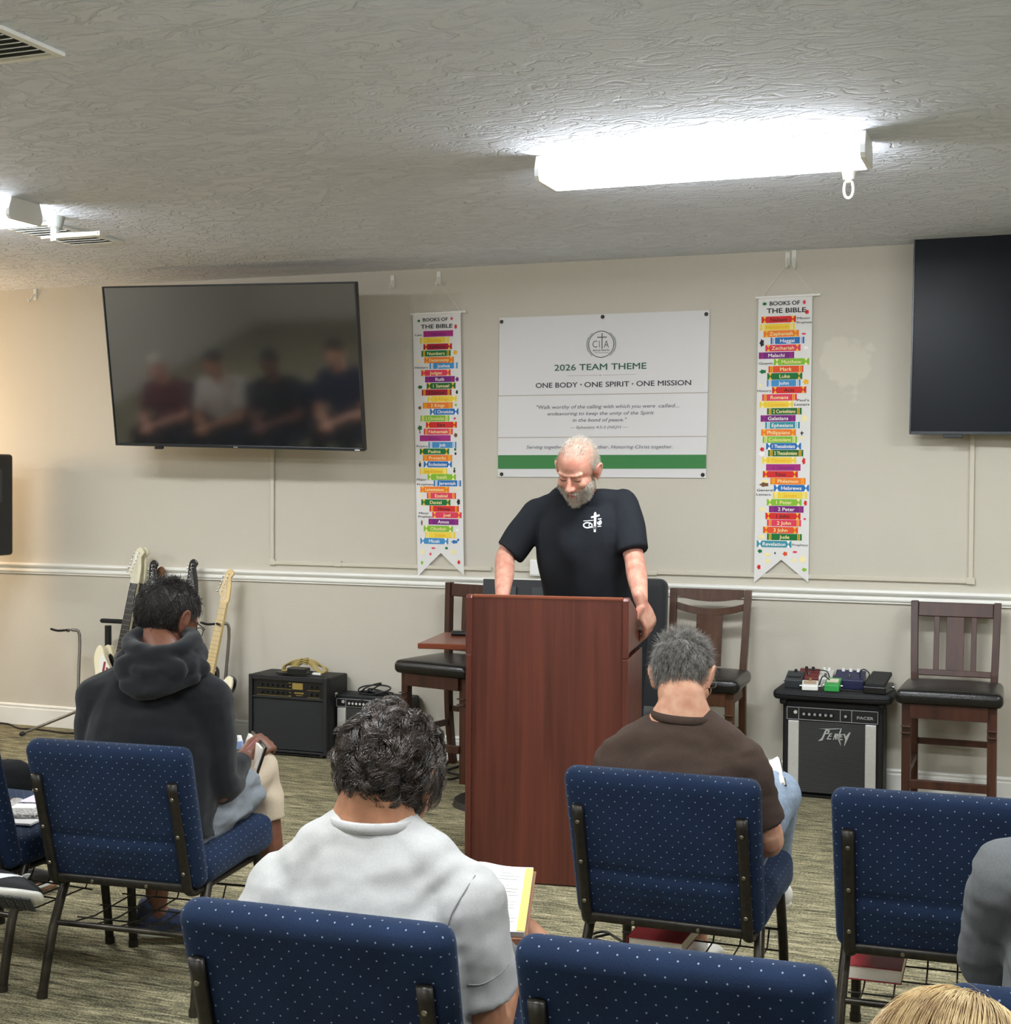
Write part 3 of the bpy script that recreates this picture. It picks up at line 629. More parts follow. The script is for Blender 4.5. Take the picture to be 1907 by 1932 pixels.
church_chair('blue dotted chair below the picture under the blond person', *CH['B'])
church_chair('blue dotted chair outside the left edge under the person with the black and white shoe', *CH['Q'])
# ================================================================== lectern
def wood(name, a, b, rough=.35, axis='z', sc=1.0):
    m, N, Lk, bs = node_mat(name); bs.inputs['Roughness'].default_value = rough
    tc = N.new('ShaderNodeTexCoord'); mp = N.new('ShaderNodeMapping'); s = {'z': (38, 38, 1.6), 'x': (1.6, 38, 38)}[axis]; mp.inputs['Scale'].default_value = tuple(v*sc for v in s)
    Lk.new(tc.outputs['Object'], mp.inputs['Vector'])
    n = N.new('ShaderNodeTexNoise'); n.inputs['Scale'].default_value = 1; n.inputs['Detail'].default_value = 6; n.inputs['Distortion'].default_value = .6; Lk.new(mp.outputs[0], n.inputs['Vector'])
    mp2 = N.new('ShaderNodeMapping'); mp2.inputs['Scale'].default_value = tuple(v*sc*.16 for v in s); Lk.new(tc.outputs['Object'], mp2.inputs['Vector'])
    n2 = N.new('ShaderNodeTexNoise'); n2.inputs['Scale'].default_value = 1; n2.inputs['Detail'].default_value = 3; Lk.new(mp2.outputs[0], n2.inputs['Vector'])
    ad = N.new('ShaderNodeMath'); ad.operation = 'MULTIPLY_ADD'; ad.inputs[1].default_value = .9; Lk.new(n2.outputs[0], ad.inputs[0]); Lk.new(n.outputs[0], ad.inputs[2])
    rp = N.new('ShaderNodeMapRange'); rp.inputs[1].default_value = .65; rp.inputs[2].default_value = 1.25; Lk.new(ad.outputs[0], rp.inputs[0])
    mx = N.new('ShaderNodeMix'); mx.data_type = 'RGBA'; mx.inputs[6].default_value = lin(a); mx.inputs[7].default_value = lin(b)
    Lk.new(rp.outputs[0], mx.inputs[0]); Lk.new(mx.outputs[2], bs.inputs['Base Color']); return m
M_mahog = wood('mahogany_laminate', '4a2118', '6e3628', .38); M_edge = mat('lectern_edging', '8a4a34', .3)
M_stool = wood('dark_cherry_wood', '2c150d', '4c291b', .35, sc=1.0); M_stool2 = wood('brown_cherry_wood', '37200f', '583823', .38); M_leather = mat('black_vinyl', '141211', .28, bump=.12, bscale=120)
LEC = np.array([-2.106, -2.215, 0]); LA = math.radians(8)
def lectern():
    t = thing('lectern', 'dark red wood lectern the man in the black T-shirt leans on', 'lectern', LEC, LA)
    w, d, h = .634, .45, 1.118
    MB().box((w/2, .022, (h-.012)/2+.004), (w-.044, .018, h-.014)).build('front_panel', M_mahog, t, .001)
    for x, nm in ((.011, 'L'), (w-.011, 'R')):
        m = MB(); m.prism([(.0, 0), (d-.02, 0), (d-.02, .885), (0, .885)], (x+.011, 0, 0), (0, 1, 0), (0, 0, 1), .022); m.build('side_panel', M_mahog, t, .003)
        m = MB(); m.prism([(.0, .885), (.03, .905), (d-.0, .905), (d+.01, .985), (.035, h), (.012, h), (0, h-.012)], (x+.013, 0, 0), (0, 1, 0), (0, 0, 1), .026); m.build('upper_side_panel', M_mahog, t, .005)
    MB().box((w/2, .024, h-.006), (w-.046, .026, .012)).build('top_edging', M_edge, t, .003)
    a = math.atan2(1.095-.975, d-.04); MB().box((w/2, d/2+.01, 1.035), (w-.05, d-.02, .02), rot(rx=-a)).build('reading_surface', M_mahog, t, .002)
    MB().box((w/2, d-.03, .93), (w-.046, .02, .09)).build('rear_rail', M_mahog, t, .002)
    MB().box((w/2, d/2, .45), (w-.046, d-.06, .018)).box((w/2, d/2, .03), (w-.046, d-.06, .02)).build('shelf', M_mahog, t)
    return t
lectern()

# ================================================================== stools and table
def stool(label, loc, deg, kind, w=.45, seat=.60, top=.985, wm=M_stool, bw=.40, d=.42, rake=.075):
    t = thing('bar_stool', label, 'bar stool', (loc[0], loc[1], 0), math.radians(deg), 'wooden bar stools along the wall')
    f, bk = -d/2, d/2-.015                                         # front is towards -y
    for s in (-1, 1):
        MB().prism([(-.019, 0), (.019, 0), (.021, seat-.05), (-.021, seat-.05)], (s*(w/2-.035), f+.01+.02, 0), (1, 0, 0), (0, 0, 1), .04).box((s*(w/2-.035), f+.03, seat-.16), (.0445, .0425, .006)).box((s*(w/2-.035), f+.03, seat-.19), (.0445, .0425, .006)).build('front_leg', wm, t, .002)
        m = MB(); pts = [(s*(bw/2-.018), bk+.045, .0), (s*(bw/2-.018), bk+.005, .3), (s*(bw/2-.018), bk-.0, seat-.03), (s*(bw/2-.014), bk+.02*rake/.075, seat+.12), (s*(bw/2-.008), bk+rake, top)]
        C = catmull(pts, 4); V = []; F = []
        for i, p in enumerate(C):
            hw = .017; V += [p+np.array([-hw, -.02, 0]), p+np.array([hw, -.02, 0]), p+np.array([hw, .02, 0]), p+np.array([-hw, .02, 0])]
        n = len(C); F = [(4*i+k, 4*i+(k+1) % 4, 4*i+4+(k+1) % 4, 4*i+4+k) for i in range(n-1) for k in range(4)]+[(3, 2, 1, 0), (4*n-4, 4*n-3, 4*n-2, 4*n-1)]
        m.add(V, F); m.build('back_post', wm, t, .003)
        MB().box((s*(w/2-.045), (f+bk)/2+.02, .235), (.018, d-.08, .034)).build('side_stretcher', wm, t, .002)
    ap = MB().box((0, f+.022, seat-.085), (w-.1, .02, .07)).box((0, bk-.005, seat-.085), (bw-.05, .02, .07))
    for s in (-1, 1): ap.box((s*(w/2-.04), (f+bk)/2+.01, seat-.085), (.02, d-.09, .07))
    ap.build('apron', wm, t, .002)
    MB().box((0, f+.03, .175), (w-.1, .022, .04)).build('foot_rail', wm, t, .002)
    MB().box((0, bk+.01, .31), (bw-.06, .018, .03)).build('rear_stretcher', wm, t, .002)
    V, F = rboxM((w+.03, d+.02, .07), .03, 4, 6); u = V[:, 0]/(w/2+.015); v = V[:, 1]/(d/2+.01)
    V[:, 2] += np.where(V[:, 2] > 0, .016*(1-u**2)*(1-v**2), 0); V[:, 0] *= 1-.05*(v+1)/2
    link('seat', mesh_from('seat', V+np.array([0, 0, seat-.022]), F, M_leather), t)
    def yb(z): return bk+rake*(.27+(z-seat-.12)/(top-seat-.12)*.73)
    L = math.atan2(-rake*.73, top-seat-.12)
    if kind == 'slat':
        MB().box((0, yb(top-.035), top-.04), (bw-.05, .02, .07), rot(rx=L)).build('top_rail', wm, t, .004)
        MB().box((0, yb(seat+.04), seat+.045), (bw-.05, .02, .03), rot(rx=L)).build('lower_rail', wm, t, .003)
        for x, ww in ((-.086, .026), (0, .082), (.086, .026)): MB().box((x, yb((seat+top)/2), (seat+top)/2-.01), (ww, .012, top-seat-.10), rot(rx=L)).build('back_slat', wm, t, .002)
    else:
        def arc(z0, z1, sag0, sag1, nm):
            n = 14; xs = np.linspace(-bw/2+.03, bw/2-.03, n); m = MB(); A = []
            q = 1-(xs/(bw/2-.03))**2
            for x, k in zip(xs, q):
                zt = z1-sag1*k; zb = z0-sag0*k
                for (dy, z) in ((-.01, zb), (-.01, zt), (.01, zt), (.01, zb)): A.append((x, yb(z)+dy+.012*k, z))
            Fq = [(4*i+j, 4*i+(j+1) % 4, 4*i+4+(j+1) % 4, 4*i+4+j) for i in range(n-1) for j in range(4)]+[(3, 2, 1, 0), (4*n-4, 4*n-3, 4*n-2, 4*n-1)]
            m.add(A, [tuple(reversed(f)) for f in Fq]).build(nm, wm, t, .002)
        arc(top-.038, top, .025, 0, 'top_rail'); arc(top-.105, top-.07, .028, .028, 'curved_rail')
        zt, zb = top-.12, seat+.02; MB().box((0, yb((zt+zb)/2)+.008, (zt+zb)/2), (.135, .012, zt-zb), rot(rx=L)).build('back_splat', wm, t, .002)
    return t
stool('dark cherry bar stool with three back slats right of the striped amplifier', (-.408, -.36), 0, 'slat', w=.445, seat=.60, top=.985, bw=.40)
stool('brown bar stool with curved back rails behind the man in the brown T-shirt', (-1.597, -.42), 1, 'curve', wm=M_stool2, w=.44, seat=.605, top=1.012, bw=.40)
stool('dark bar stool with a black seat half hidden by the lectern', (-2.93, -.37), -14, 'slat', w=.45, seat=.60, top=1.0, bw=.40, rake=.02)
def side_table():
    t = thing('side_table', 'small red brown table behind the left side of the lectern', 'table', (-2.52, -.98, 0), math.radians(9))
    MB().box((0, 0, .787), (.52, .5, .026)).build('tabletop', wood('red_brown_laminate', '6f3726', '82452f', .25, 'x'), t, .004)
    MB().cyl((.05, .02, .03), (.05, .02, .775), .03).box((.05, .02, .77), (.2, .2, .01)).build('pedestal', M_black, t)
    MB().cyl((.05, .02, 0), (.05, .02, .03), .2, .19, 24).build('base', M_black, t, .004)
side_table()
p = fl(876, 1199, .80); t = thing('mobile_phone', 'small black phone on the red brown table beside the lectern', 'phone', (p[0], p[1], .80), .3)
MB().rbox((0, 0, .012), (.13, .07, .022), .01).build('body', M_black, t); MB().box((0, 0, .0235), (.11, .055, .001)).build('screen', mat('dark_glass', '22262a', .1), t)

# ================================================================== amplifiers
M_tolex = mat('black_vinyl_covering', '17181a', .55, bump=.25, bscale=240, bdist=.003); M_silver = mat('brushed_aluminium', 'd3d2cc', .4, .25, var=.08, vscale=60, stretch=(1, 1, 12))
def grille_mat(name, a, b):
    m, N, Lk, bs = node_mat(name); bs.inputs['Roughness'].default_value = .9
    tc = N.new('ShaderNodeTexCoord'); w = N.new('ShaderNodeTexWave'); w.bands_direction = 'Z'; w.inputs['Scale'].default_value = 34; w.inputs['Distortion'].default_value = 1.5; w.inputs['Detail Scale'].default_value = 8; Lk.new(tc.outputs['Object'], w.inputs['Vector'])
    mx = N.new('ShaderNodeMix'); mx.data_type = 'RGBA'; mx.inputs[6].default_value = lin(a); mx.inputs[7].default_value = lin(b); Lk.new(w.outputs[0], mx.inputs[0]); Lk.new(mx.outputs[2], bs.inputs['Base Color']); return m
M_grille = grille_mat('black_grille_cloth', '1b1c1d', '2b2d2e'); M_grille2 = grille_mat('grey_grille_cloth', '2a2a29', '454542')
M_knob = mat('black_knob', '1a1a1b', .35); M_gold = mat('gold_print', 'a08a4a', .4, .3); M_chrome = mat('chrome', 'c8cacb', .18, 1.0); M_glogo = mat('grey_print', '9a9c9c', .5)
def knob(parent, c, r, cap=None):
    c = np.array(c, float); m = MB(); m.cyl(c, c-Y_*.014, r, r*.85, 16)
    mats = [M_knob, cap or M_knob]; m.mat(1).cyl(c-Y_*.0141, c-Y_*.0155, r*.55, r*.5, 12); m.build('knob', mats, parent)
def amp_big():
    x0, y0 = -4.236, -.268; w, d, h = .5, .25, .452
    t = thing('guitar_amplifier', 'large black amplifier with a gold lettered panel and a coiled yellow cable on top', 'amplifier', (x0+w/2, y0, 0))
    MB().box((0, d/2+.012, h/2+.008), (w, d-.024, h-.016)).build('cabinet', M_tolex, t, .01, seg=3)
    f = MB()
    for s in (-1, 1): f.box((s*(w/2-.012), .006, h/2+.008), (.024, .024, h-.016))
    f.box((0, .006, h-.014), (w-.048, .024, .028)).box((0, .006, .02), (w-.048, .024, .024)).box((0, .008, h-.125), (w-.048, .02, .012)); f.build('front_frame', M_tolex, t, .003)
    MB().box((0, .012, h-.073), (w-.05, .012, .092)).build('control_panel', mat('panel_black', '161616', .3), t)
    for r, z in enumerate((h-.055, h-.096)):
        for k in range(6): knob(t, (-.17+k*.033, .006, z), .009)
        for k in range(2): knob(t, (.145+k*.032, .006, z), .009)
    g = MB(); O = lambda x, z: np.array([x, .005, z])
    g.box((0.06, .0055, h-.056), (.066, .001, .036)); [g.box((.045+.012*q, .0055, h-.094), (.009, .001, .009)) for q in range(5)]; g.box((.07, .0055, h-.107), (.04, .001, .003))
    for z in (h-.075, h-.115): g.box((-.09, .0055, z), (.22, .001, .002)).box((.16, .0055, z), (.08, .001, .002))
    for k in range(5): g.box((.01, .0055, h-.04-.018*k), (.018, .001, .003))
    g.build('panel_print', M_gold, t); t.children[-1]['label'] = 'gold lettering'
    MB().box((0, .013, (h-.13)/2+.018), (w-.05, .01, h-.165)).build('grille', M_grille, t)
    MB().box((.04, -.004, .018), (.34, .004, .008)).build('bottom_strip', M_silver, t, .001)
    for sx in (-1, 1):
        for yy in (.03, d-.03): MB().cyl((sx*(w/2-.04), yy, 0), (sx*(w/2-.04), yy, .012), .016).build('foot', M_black, t)
    MB().tube([(-.1, d/2, h-.002), (-.085, d/2, h+.014), (.085, d/2, h+.014), (.1, d/2, h-.002)], [(.014, .005)]*4, 8, 3, ref=(0, 1, 0)).build('handle', M_black, t)
    return t
amp_big()
def amp_striped(x0, y0, w, d, h, label, kn, brand, deg=0, logo='script'):
    t = thing('guitar_amplifier', label, 'amplifier', (x0+w/2, y0, 0), math.radians(deg))
    MB().box((0, d/2+.01, h/2+.006), (w, d-.02, h-.012)).build('cabinet', M_tolex, t, .012, seg=3)
    pz = h*.868; ph = h*.125
    MB().box((0, .006, pz), (w-.05, .014, ph)).build('control_panel', mat('panel_dark', '1c1d1e', .35), t, .001)
    fr = MB().box((0, -.0016, pz+ph/2), (w-.05, .002, .003)).box((0, -.0016, pz-ph/2), (w-.05, .002, .003))
    for x in ((-w/2+.025), (-w/2+.083), (w*.5-.205), (w*.5-.15), (w/2-.025)): fr.box((x, -.0016, pz), (.003, .002, ph))
    fr.build('panel_lines', M_glogo, t)
    for k in range(kn): knob(t, (-w/2+.11+k*(w-.36)/(kn-1)*1.02, -.001, pz), .013, M_silver if brand is None else M_glogo)
    knob(t, (w/2-.178, -.001, pz), .013, M_glogo)
    for k in range(2): MB().cyl((-w/2+.043+.024*k, -.0, pz+.006), (-w/2+.043+.024*k, -.006, pz+.006), .009, n=14).build('jack', M_silver if k else M_knob, t)
    if brand:
        g = MB(); letter(g, brand, (w/2-.085, -.0012, pz-.004), X_, Z_, .014, .078, .03, off=.001); g.build('model_lettering', M_glogo, t)
    gz = (pz-ph/2-.006)
    MB().box((0, .008, gz/2+.012), (w-.13, .01, gz-.026)).build('grille', M_grille2, t)
    for s in (-1, 1): MB().box((s*(w/2-.058), .0, gz/2+.014), (.052, .018, gz-.028)).build('trim_strip', M_silver, t, .003); 
    for s in (-1, 1):
        MB().rbox((s*(w/2-.006), .006, h-.006), (.038, .038, .034), .014, 3).build('corner_guard', M_chrome if brand is None else M_tolex, t)
    # angular script badge
    g = MB(); k = w/.49*1.3
    polys = [[(-92, 34), (40, 44), (28, 40), (-22, 34), (-60, 34)], [(-52, 34), (-42, 34), (-70, -36), (-98, -42), (-76, -22)], [(-42, 34), (-26, 28), (-34, 6), (-56, 2), (-52, 10), (-42, 12), (-38, 22), (-48, 24)],
             [(-28, 10), (-12, 10), (-14, 4), (-24, 4), (-28, -4), (-16, -4), (-18, -10), (-32, -10), (-36, -22), (-18, -22), (-20, -28), (-46, -28)], [(-8, -28), (4, 10), (14, 10), (14, -26), (6, -26), (6, -14), (0, -14), (-2, -28)],
             [(14, 10), (22, 10), (36, -34), (40, -62), (20, -20)], [(22, -6), (38, 44), (44, 44), (30, -14)], [(34, 8), (52, 10), (50, 4), (42, 2), (38, -4), (50, -4), (48, -10), (36, -10), (34, -20), (52, -20), (50, -26), (26, -26)],
             [(54, 12), (64, 12), (68, -4), (88, 22), (98, 24), (62, -62), (60, -56), (66, -22)]]
    for q in polys: g.prism([(a*.00062*k, b*.00062*k) for a, b in q], (0.012, -.002, gz-.062), X_, Z_, .006)
    g.build('badge', mat('bright_badge', 'c4c6c4', .3, .3), t); t.children[-1]['label'] = 'silver angular script badge'
    MB().box((0, .004, .008), (w-.02, .02, .014)).build('bottom_rail', M_black, t)
    MB().tube([(-.1, d/2, h-.002), (-.085, d/2, h+.014), (.085, d/2, h+.014), (.1, d/2, h-.002)], [(.014, .005)]*4, 8, 3, ref=(0, 1, 0)).build('handle', M_black, t)
    return t
amp_striped(-3.755, -.165, .47, .15, .352, 'small amplifier with a silver stripe and a black cable on top beside the large amplifier', 6, None)
amp_striped(-1.222, -.215, .49, .19, .478, 'striped amplifier with a silver script badge carrying effect pedals by the bar stool', 6, 'PACER')

# ------------------------------------------------------------------ cables and boxes on the amplifiers
def coil(name, label, c, n, rx, ry, r, m, seed, h=.05, group=None, tilt=0.0):
    R = random.Random(seed); pts = []
    for k in range(n*14):
        a = k/14*2*math.pi; q = k/(n*14)
        w = .85+.25*math.sin(q*9+seed); pts.append((c[0]+rx*w*math.cos(a)+.02*math.sin(q*7), c[1]+ry*w*math.sin(a), c[2]+r+h*max(0, math.sin(a*.5+q*2.2))*(.25+.75*q)))
    o = MB().tube(pts, r, 7, 3).build(name, m); return tag(o, label, 'cable', group)
M_ycable = mat('yellow_cable_jacket', 'a8955a', .5); M_bcable = mat('black_cable_jacket', '17181a', .45)
top = .46
c = at(578, 1262, -.15)
o = MB(); cx, cy = c[0], -.15
R = random.Random(3)
for k in range(6):
    s = .13+.012*R.random(); o.tube([(cx-.01, cy, top+.075), (cx+.06, cy-.01, top+.07-.004*k), (cx+s, cy-.03+.006*k, top+.03), (cx+s*.9, cy-.05+.005*k, top+.008), (cx+.05, cy-.02, top+.035+.004*k), (cx-.01, cy, top+.07)], .0042, 7, 6)
    o.tube([(cx-.01, cy, top+.075), (cx-.07, cy, top+.068-.005*k), (cx-s, cy-.02+.006*k, top+.035), (cx-s*.95, cy-.04+.006*k, top+.008), (cx-.06, cy, top+.03+.005*k), (cx-.01, cy, top+.07)], .0042, 7, 6)
for k in range(3): o.tube([(cx-.03, cy-.02, top+.05+.012*k), (cx-.01, cy-.03, top+.058+.012*k), (cx+.012, cy-.02, top+.05+.012*k), (cx, cy+.02, top+.055+.012*k), (cx-.03, cy-.02, top+.05+.012*k)], .0045, 7, 5)
tag(o.build('cable_coil', M_ycable), 'coiled yellow cable tied in the middle on the large black amplifier', 'cable')
t = thing('power_adapter', 'black power block under the coiled yellow cable', 'power adapter', (cx-.0, cy-.09, top))
MB().box((-.0, 0, .02), (.12, .06, .04)).build('body', M_black, t, .006); MB().box((-.09, .01, .004), (.1, .05, .008)).build('cable_plug', M_black, t, .002)
c = fl(595, 1275, .455); t = thing('label_tag', 'small white tag at the front edge of the large black amplifier', 'tag', (c[0], c[1]+.02, .455)); MB().rbox((0, 0, .008), (.055, .028, .014), .005).build('body', M_white, t)
c = at(706, 1300, -.09); coil('cable_coil', 'tangled black cable on the small striped amplifier', (c[0], -.09, .352), 5, .085, .045, .0045, M_bcable, 4, .07)
o = MB().tube([(c[0]-.02, -.13, .37), (c[0]-.035, -.172, .36), (c[0]-.03, -.178, .27), (c[0]-.035, -.18, .2)], .003, 6); tag(o.build('cable', M_bcable), 'thin black lead hanging over the front of the small striped amplifier', 'cable')
# pedals on the striped amplifier
PZ = .536
t = thing('pedal_case', 'soft black pedal case lying on the striped amplifier', 'pedal case', (-.975, -.125, .484))
MB().rbox((0, 0, .026), (.575, .27, .052), .024, 4).build('body', mat('black_nylon', '18191c', .7, bump=.3, bscale=90), t); MB().tube([(-.27, -.136, .03), (0, -.139, .026), (.27, -.136, .03)], .003, 6).build('zip', M_bcable, t)
def pedal(px, Yp, size, m, label, kn=0, knm=None, top_m=None, rz=0.0, z=PZ, cat='effect pedal', foot=False):
    p = at(px, 1300, Yp); t = thing('effect_pedal', label, cat, (p[0], p[1], z), rz)
    w, d, h = size
    V = np.array([(-w/2, -d/2, 0), (w/2, -d/2, 0), (w/2, d/2, 0), (-w/2, d/2, 0), (-w/2, -d/2, h*.55), (w/2, -d/2, h*.55), (w/2, d/2, h), (-w/2, d/2, h)])
    MB().add(V, [(3, 2, 1, 0), (4, 5, 6, 7), (0, 1, 5, 4), (1, 2, 6, 5), (2, 3, 7, 6), (3, 0, 4, 7)]).build('body', m, t, .004)
    sl = h*.45/d
    for k in range(kn):
        x = -w/2+w*(k+1)/(kn+1); c = np.array([x, d*.32, h*.55+sl*(d*.82)]); MB().cyl(c, c+Z_*.016, .0085, .007, 12).build('knob', knm or M_knob, t)
    if top_m:
        MB().box((0, -.0, h*.78+.003), (w*.78, d*.42, .005), rot(rx=math.atan(sl))).build('top_plate', top_m, t, .001)
    else:
        c = np.array([0, -d*.2, h*.55+sl*d*.3]); MB().cyl(c, c+Z_*.012, .007, .006, 12).build('foot_switch', M_chrome, t)
    for s in (-1, 1): MB().cyl((s*w/2, .0, h*.4), (s*(w/2+.012), 0, h*.4), .0055, n=10).build('jack_plug', M_chrome, t)
    return t
M_green = mat('green_enamel', '35a04e', .35); M_cream = mat('cream_label', 'd8d4bd', .5); M_red = mat('dark_red_enamel', '6e2a2c', .4); M_pur = mat('dark_blue_enamel', '22264a', .35); M_slate = mat('slate_enamel', '2d3236', .4)
pedal(1499, -.15, (.085, .11, .075), M_slate, 'dark grey pedal at the left end of the pedal case', 1, M_knob, mat('grey_rubber', '3c3f40', .8))
pedal(1528, -.215, (.078, .075, .042), M_white, 'small white pedal beside the green pedal', 1, M_gold, mat('tan_plate', 'b49b82', .6), .12)
pedal(1571, -.20, (.072, .1, .058), M_green, 'green pedal with a cream plate at the front of the pedal case', 0, None, M_cream)
pedal(1526, -.085, (.1, .075, .085), M_red, 'dark red pedal behind the white pedal', 2, M_knob)
pedal(1558, -.07, (.07, .08, .082), M_silver, 'silver pedal behind the green pedal', 2, M_white)
pedal(1603, -.085, (.145, .1, .085), M_pur, 'dark blue pedal with white knobs between the green pedal and the rocker pedal', 3, M_white)
p = at(1655, 1300, -.2); t = thing('rocker_pedal', 'black rocker foot pedal at the right end of the pedal case', 'effect pedal', (p[0], p[1]+.05, PZ), -.1)
MB().box((0, 0, .018), (.11, .2, .036)).build('base', M_black, t, .006); MB().box((0, 0, .06), (.095, .18, .02), rot(rx=.22)).build('treadle', mat('treadle_rubber', '2a2b2b', .75, bump=.4, bscale=200), t, .004); MB().cyl((-.055, .04, .02), (.07, .04, .02), .006).build('jack_plug', M_chrome, t)
for k, (pts, lab) in enumerate([([(1538, 1296), (1520, 1263), (1526, 1264), (1558, 1266), (1565, 1282), (1566, 1296)], 'black patch lead standing up behind the dark red pedal'), ([(1628, 1296), (1622, 1270), (1630, 1263), (1640, 1272), (1634, 1285), (1626, 1296), (1600, 1305)], 'black patch lead looped up beside the rocker pedal'), ([(1545, 1292), (1552, 1276), (1562, 1280), (1580, 1298), (1612, 1304), (1640, 1315)], 'black patch lead lying across the pedals'), ([(1580, 1312), (1600, 1308), (1625, 1304), (1648, 1318)], 'black patch lead in front of the dark blue pedal')]):
    P = [at(a, b, -.1 if k < 2 else -.2) for a, b in pts]
    for q in P: q[2] = max(q[2], PZ+.004)
    tag(MB().tube(P, .0032, 6, 5).build('patch_cable', M_bcable), lab, 'cable')

# ================================================================== things behind the lectern
t = thing('high_back_chair', 'tall black padded chair behind the right side of the lectern', 'chair', (-1.935, -.85, 0), math.radians(-4))
V, F = rboxM((.46, .09, .68), .042, 4, 4); link('backrest', mesh_from('backrest', V@rot(rx=-.06).T+np.array([0, .17, .755]), F, mat('black_upholstery', '15171a', .75, sheen=.2)), t)
V, F = rboxM((.47, .46, .1), .045, 4, 4); link('seat', mesh_from('seat', V+np.array([0, -.06, .44]), F, MATS['black_upholstery']), t)
MB().cyl((0, -.05, .05), (0, -.05, .4), .028).build('column', M_black, t)
for k in range(5):
    a = k*2*math.pi/5+.3; MB().tube([(0, -.05, .09), (.27*math.cos(a), -.05+.27*math.sin(a), .05)], .018, 8).cyl((.27*math.cos(a), -.05+.27*math.sin(a), 0), (.27*math.cos(a), -.05+.27*math.sin(a), .05), .025).build('base_leg', M_black, t)
p = at(992, 1096, -.46); t = thing('music_stand', 'black music stand between the man in the black T-shirt and the wall', 'music stand', (p[0], -.46, 0), .1)
z = p[2]; MB().box((0, .0, z-.12), (.46, .012, .25), rot(rx=-.12)).box((0, -.04, z-.245), (.46, .06, .01)).build('desk', mat('black_sheet_metal', '202225', .4), t, .002)
for q_, w_ in ((-.1, .1), (.1, .13)): MB().box((q_, -.012, z-.08), (w_, .003, .1), rot(rx=-.12)).build('display_panel', mat('dark_grey_panel', '33373a', .35), t)
MB().cyl((0, .03, .05), (0, .03, z-.1), .012).build('pole', M_black, t)
for k in range(3):
    a = k*2*math.pi/3+.5; MB().tube([(0, .03, .16), (.22*math.cos(a), .03+.22*math.sin(a), .012)], .009, 8).build('leg', M_black, t)

# ================================================================== loudspeaker at the left edge
sx, sy = -6.06, -.47
t = thing('speaker_stand', 'black tripod stand under the loudspeaker at the left edge', 'speaker stand', (sx, sy, 0))
MB().cyl((0, 0, .1), (0, 0, 1.088), .018).build('pole', M_black, t); MB().cyl((0, 0, .7), (0, 0, .78), .03).build('collar', M_black, t, .003)
for a in (12, 132, 252):
    c, s = math.cos(math.radians(a)), math.sin(math.radians(a)); g = MB().tube([(.03*c, .03*s, .72), (.17*c, .17*s+.02, .03)] if a == 12 else [(.03*c, .03*s, .72), (.33*c, .33*s, .03)], .014, 8, 1).build('leg', M_black, t)
    e = (.17*c, .17*s+.02) if a == 12 else (.33*c, .33*s); MB().cyl((e[0]*.98, e[1]*.98, .05), (e[0]*1.02, e[1]*1.02, 0), .018, .02).build('rubber_foot', mat('black_rubber', '2b2a29', .8), g)
t = thing('loudspeaker', 'black loudspeaker on a stand cut by the left edge', 'loudspeaker', (sx, sy, 1.09))
MB().box((0, 0, .305), (.4, .36, .61)).build('cabinet', M_tolex, t, .02, seg=3); MB().box((0, -.182, .3), (.34, .006, .54)).build('grille', M_grille, t); MB().box((.202, 0, .42), (.004, .14, .2)).build('control_plate', mat('dark_plate', '303336', .4), t)
MB().box((.203, .0, .47), (.006, .1, .05)).build('handle_recess', M_bezel, t)
P = [fl(x, y, .006) for x, y in ((-30, 1362), (15, 1366), (35, 1374), (60, 1375), (85, 1378), (128, 1383), (180, 1384))]
tag(MB().tube(P, .006, 7, 4).build('floor_cable', M_bcable), 'black cable lying on the carpet along the baseboard behind the guitars', 'cable')
P = [fl(x, y, .006) for x, y in ((862, 1420), (850, 1430), (838, 1452), (870, 1462), (885, 1458), (850, 1470), (820, 1462), (880, 1440))]
tag(MB().tube(P, .006, 7, 5).build('floor_cable', M_bcable), 'black cable tangled on the carpet beside the left foot of the lectern', 'cable')
# ================================================================== guitars and their stands
BODY = [(0, 0), (.09, .006), (.148, .045), (.163, .105), (.14, .185), (.118, .235), (.13, .285), (.152, .335), (.148, .385), (.118, .402), (.09, .37), (.052, .338), (.03, .335), (-.03, .335), (-.055, .345), (-.088, .385), (-.122, .445), (-.152, .445), (-.162, .385), (-.137, .31), (-.117, .24), (-.137, .18), (-.163, .10), (-.147, .042), (-.085, .006)]
def closed(P, sub=4):
    P = np.array(P); n = len(P); out = []
    for i in range(n):
        p0, p1, p2, p3 = P[i-1], P[i], P[(i+1) % n], P[(i+2) % n]
        for k in range(sub):
            t = k/sub; out.append(.5*((2*p1)+(-p0+p2)*t+(2*p0-5*p1+4*p2-p3)*t*t+(-p0+3*p1-3*p2+p3)*t**3))
    return [tuple(q) for q in out]
HEAD = [(-.024, .79), (-.026, .815), (-.046, .845), (-.036, .88), (-.03, .93), (-.022, .962), (.0, .975), (.018, .962), (.024, .945), (.012, .925), (.022, .88), (.026, .83), (.023, .79)]
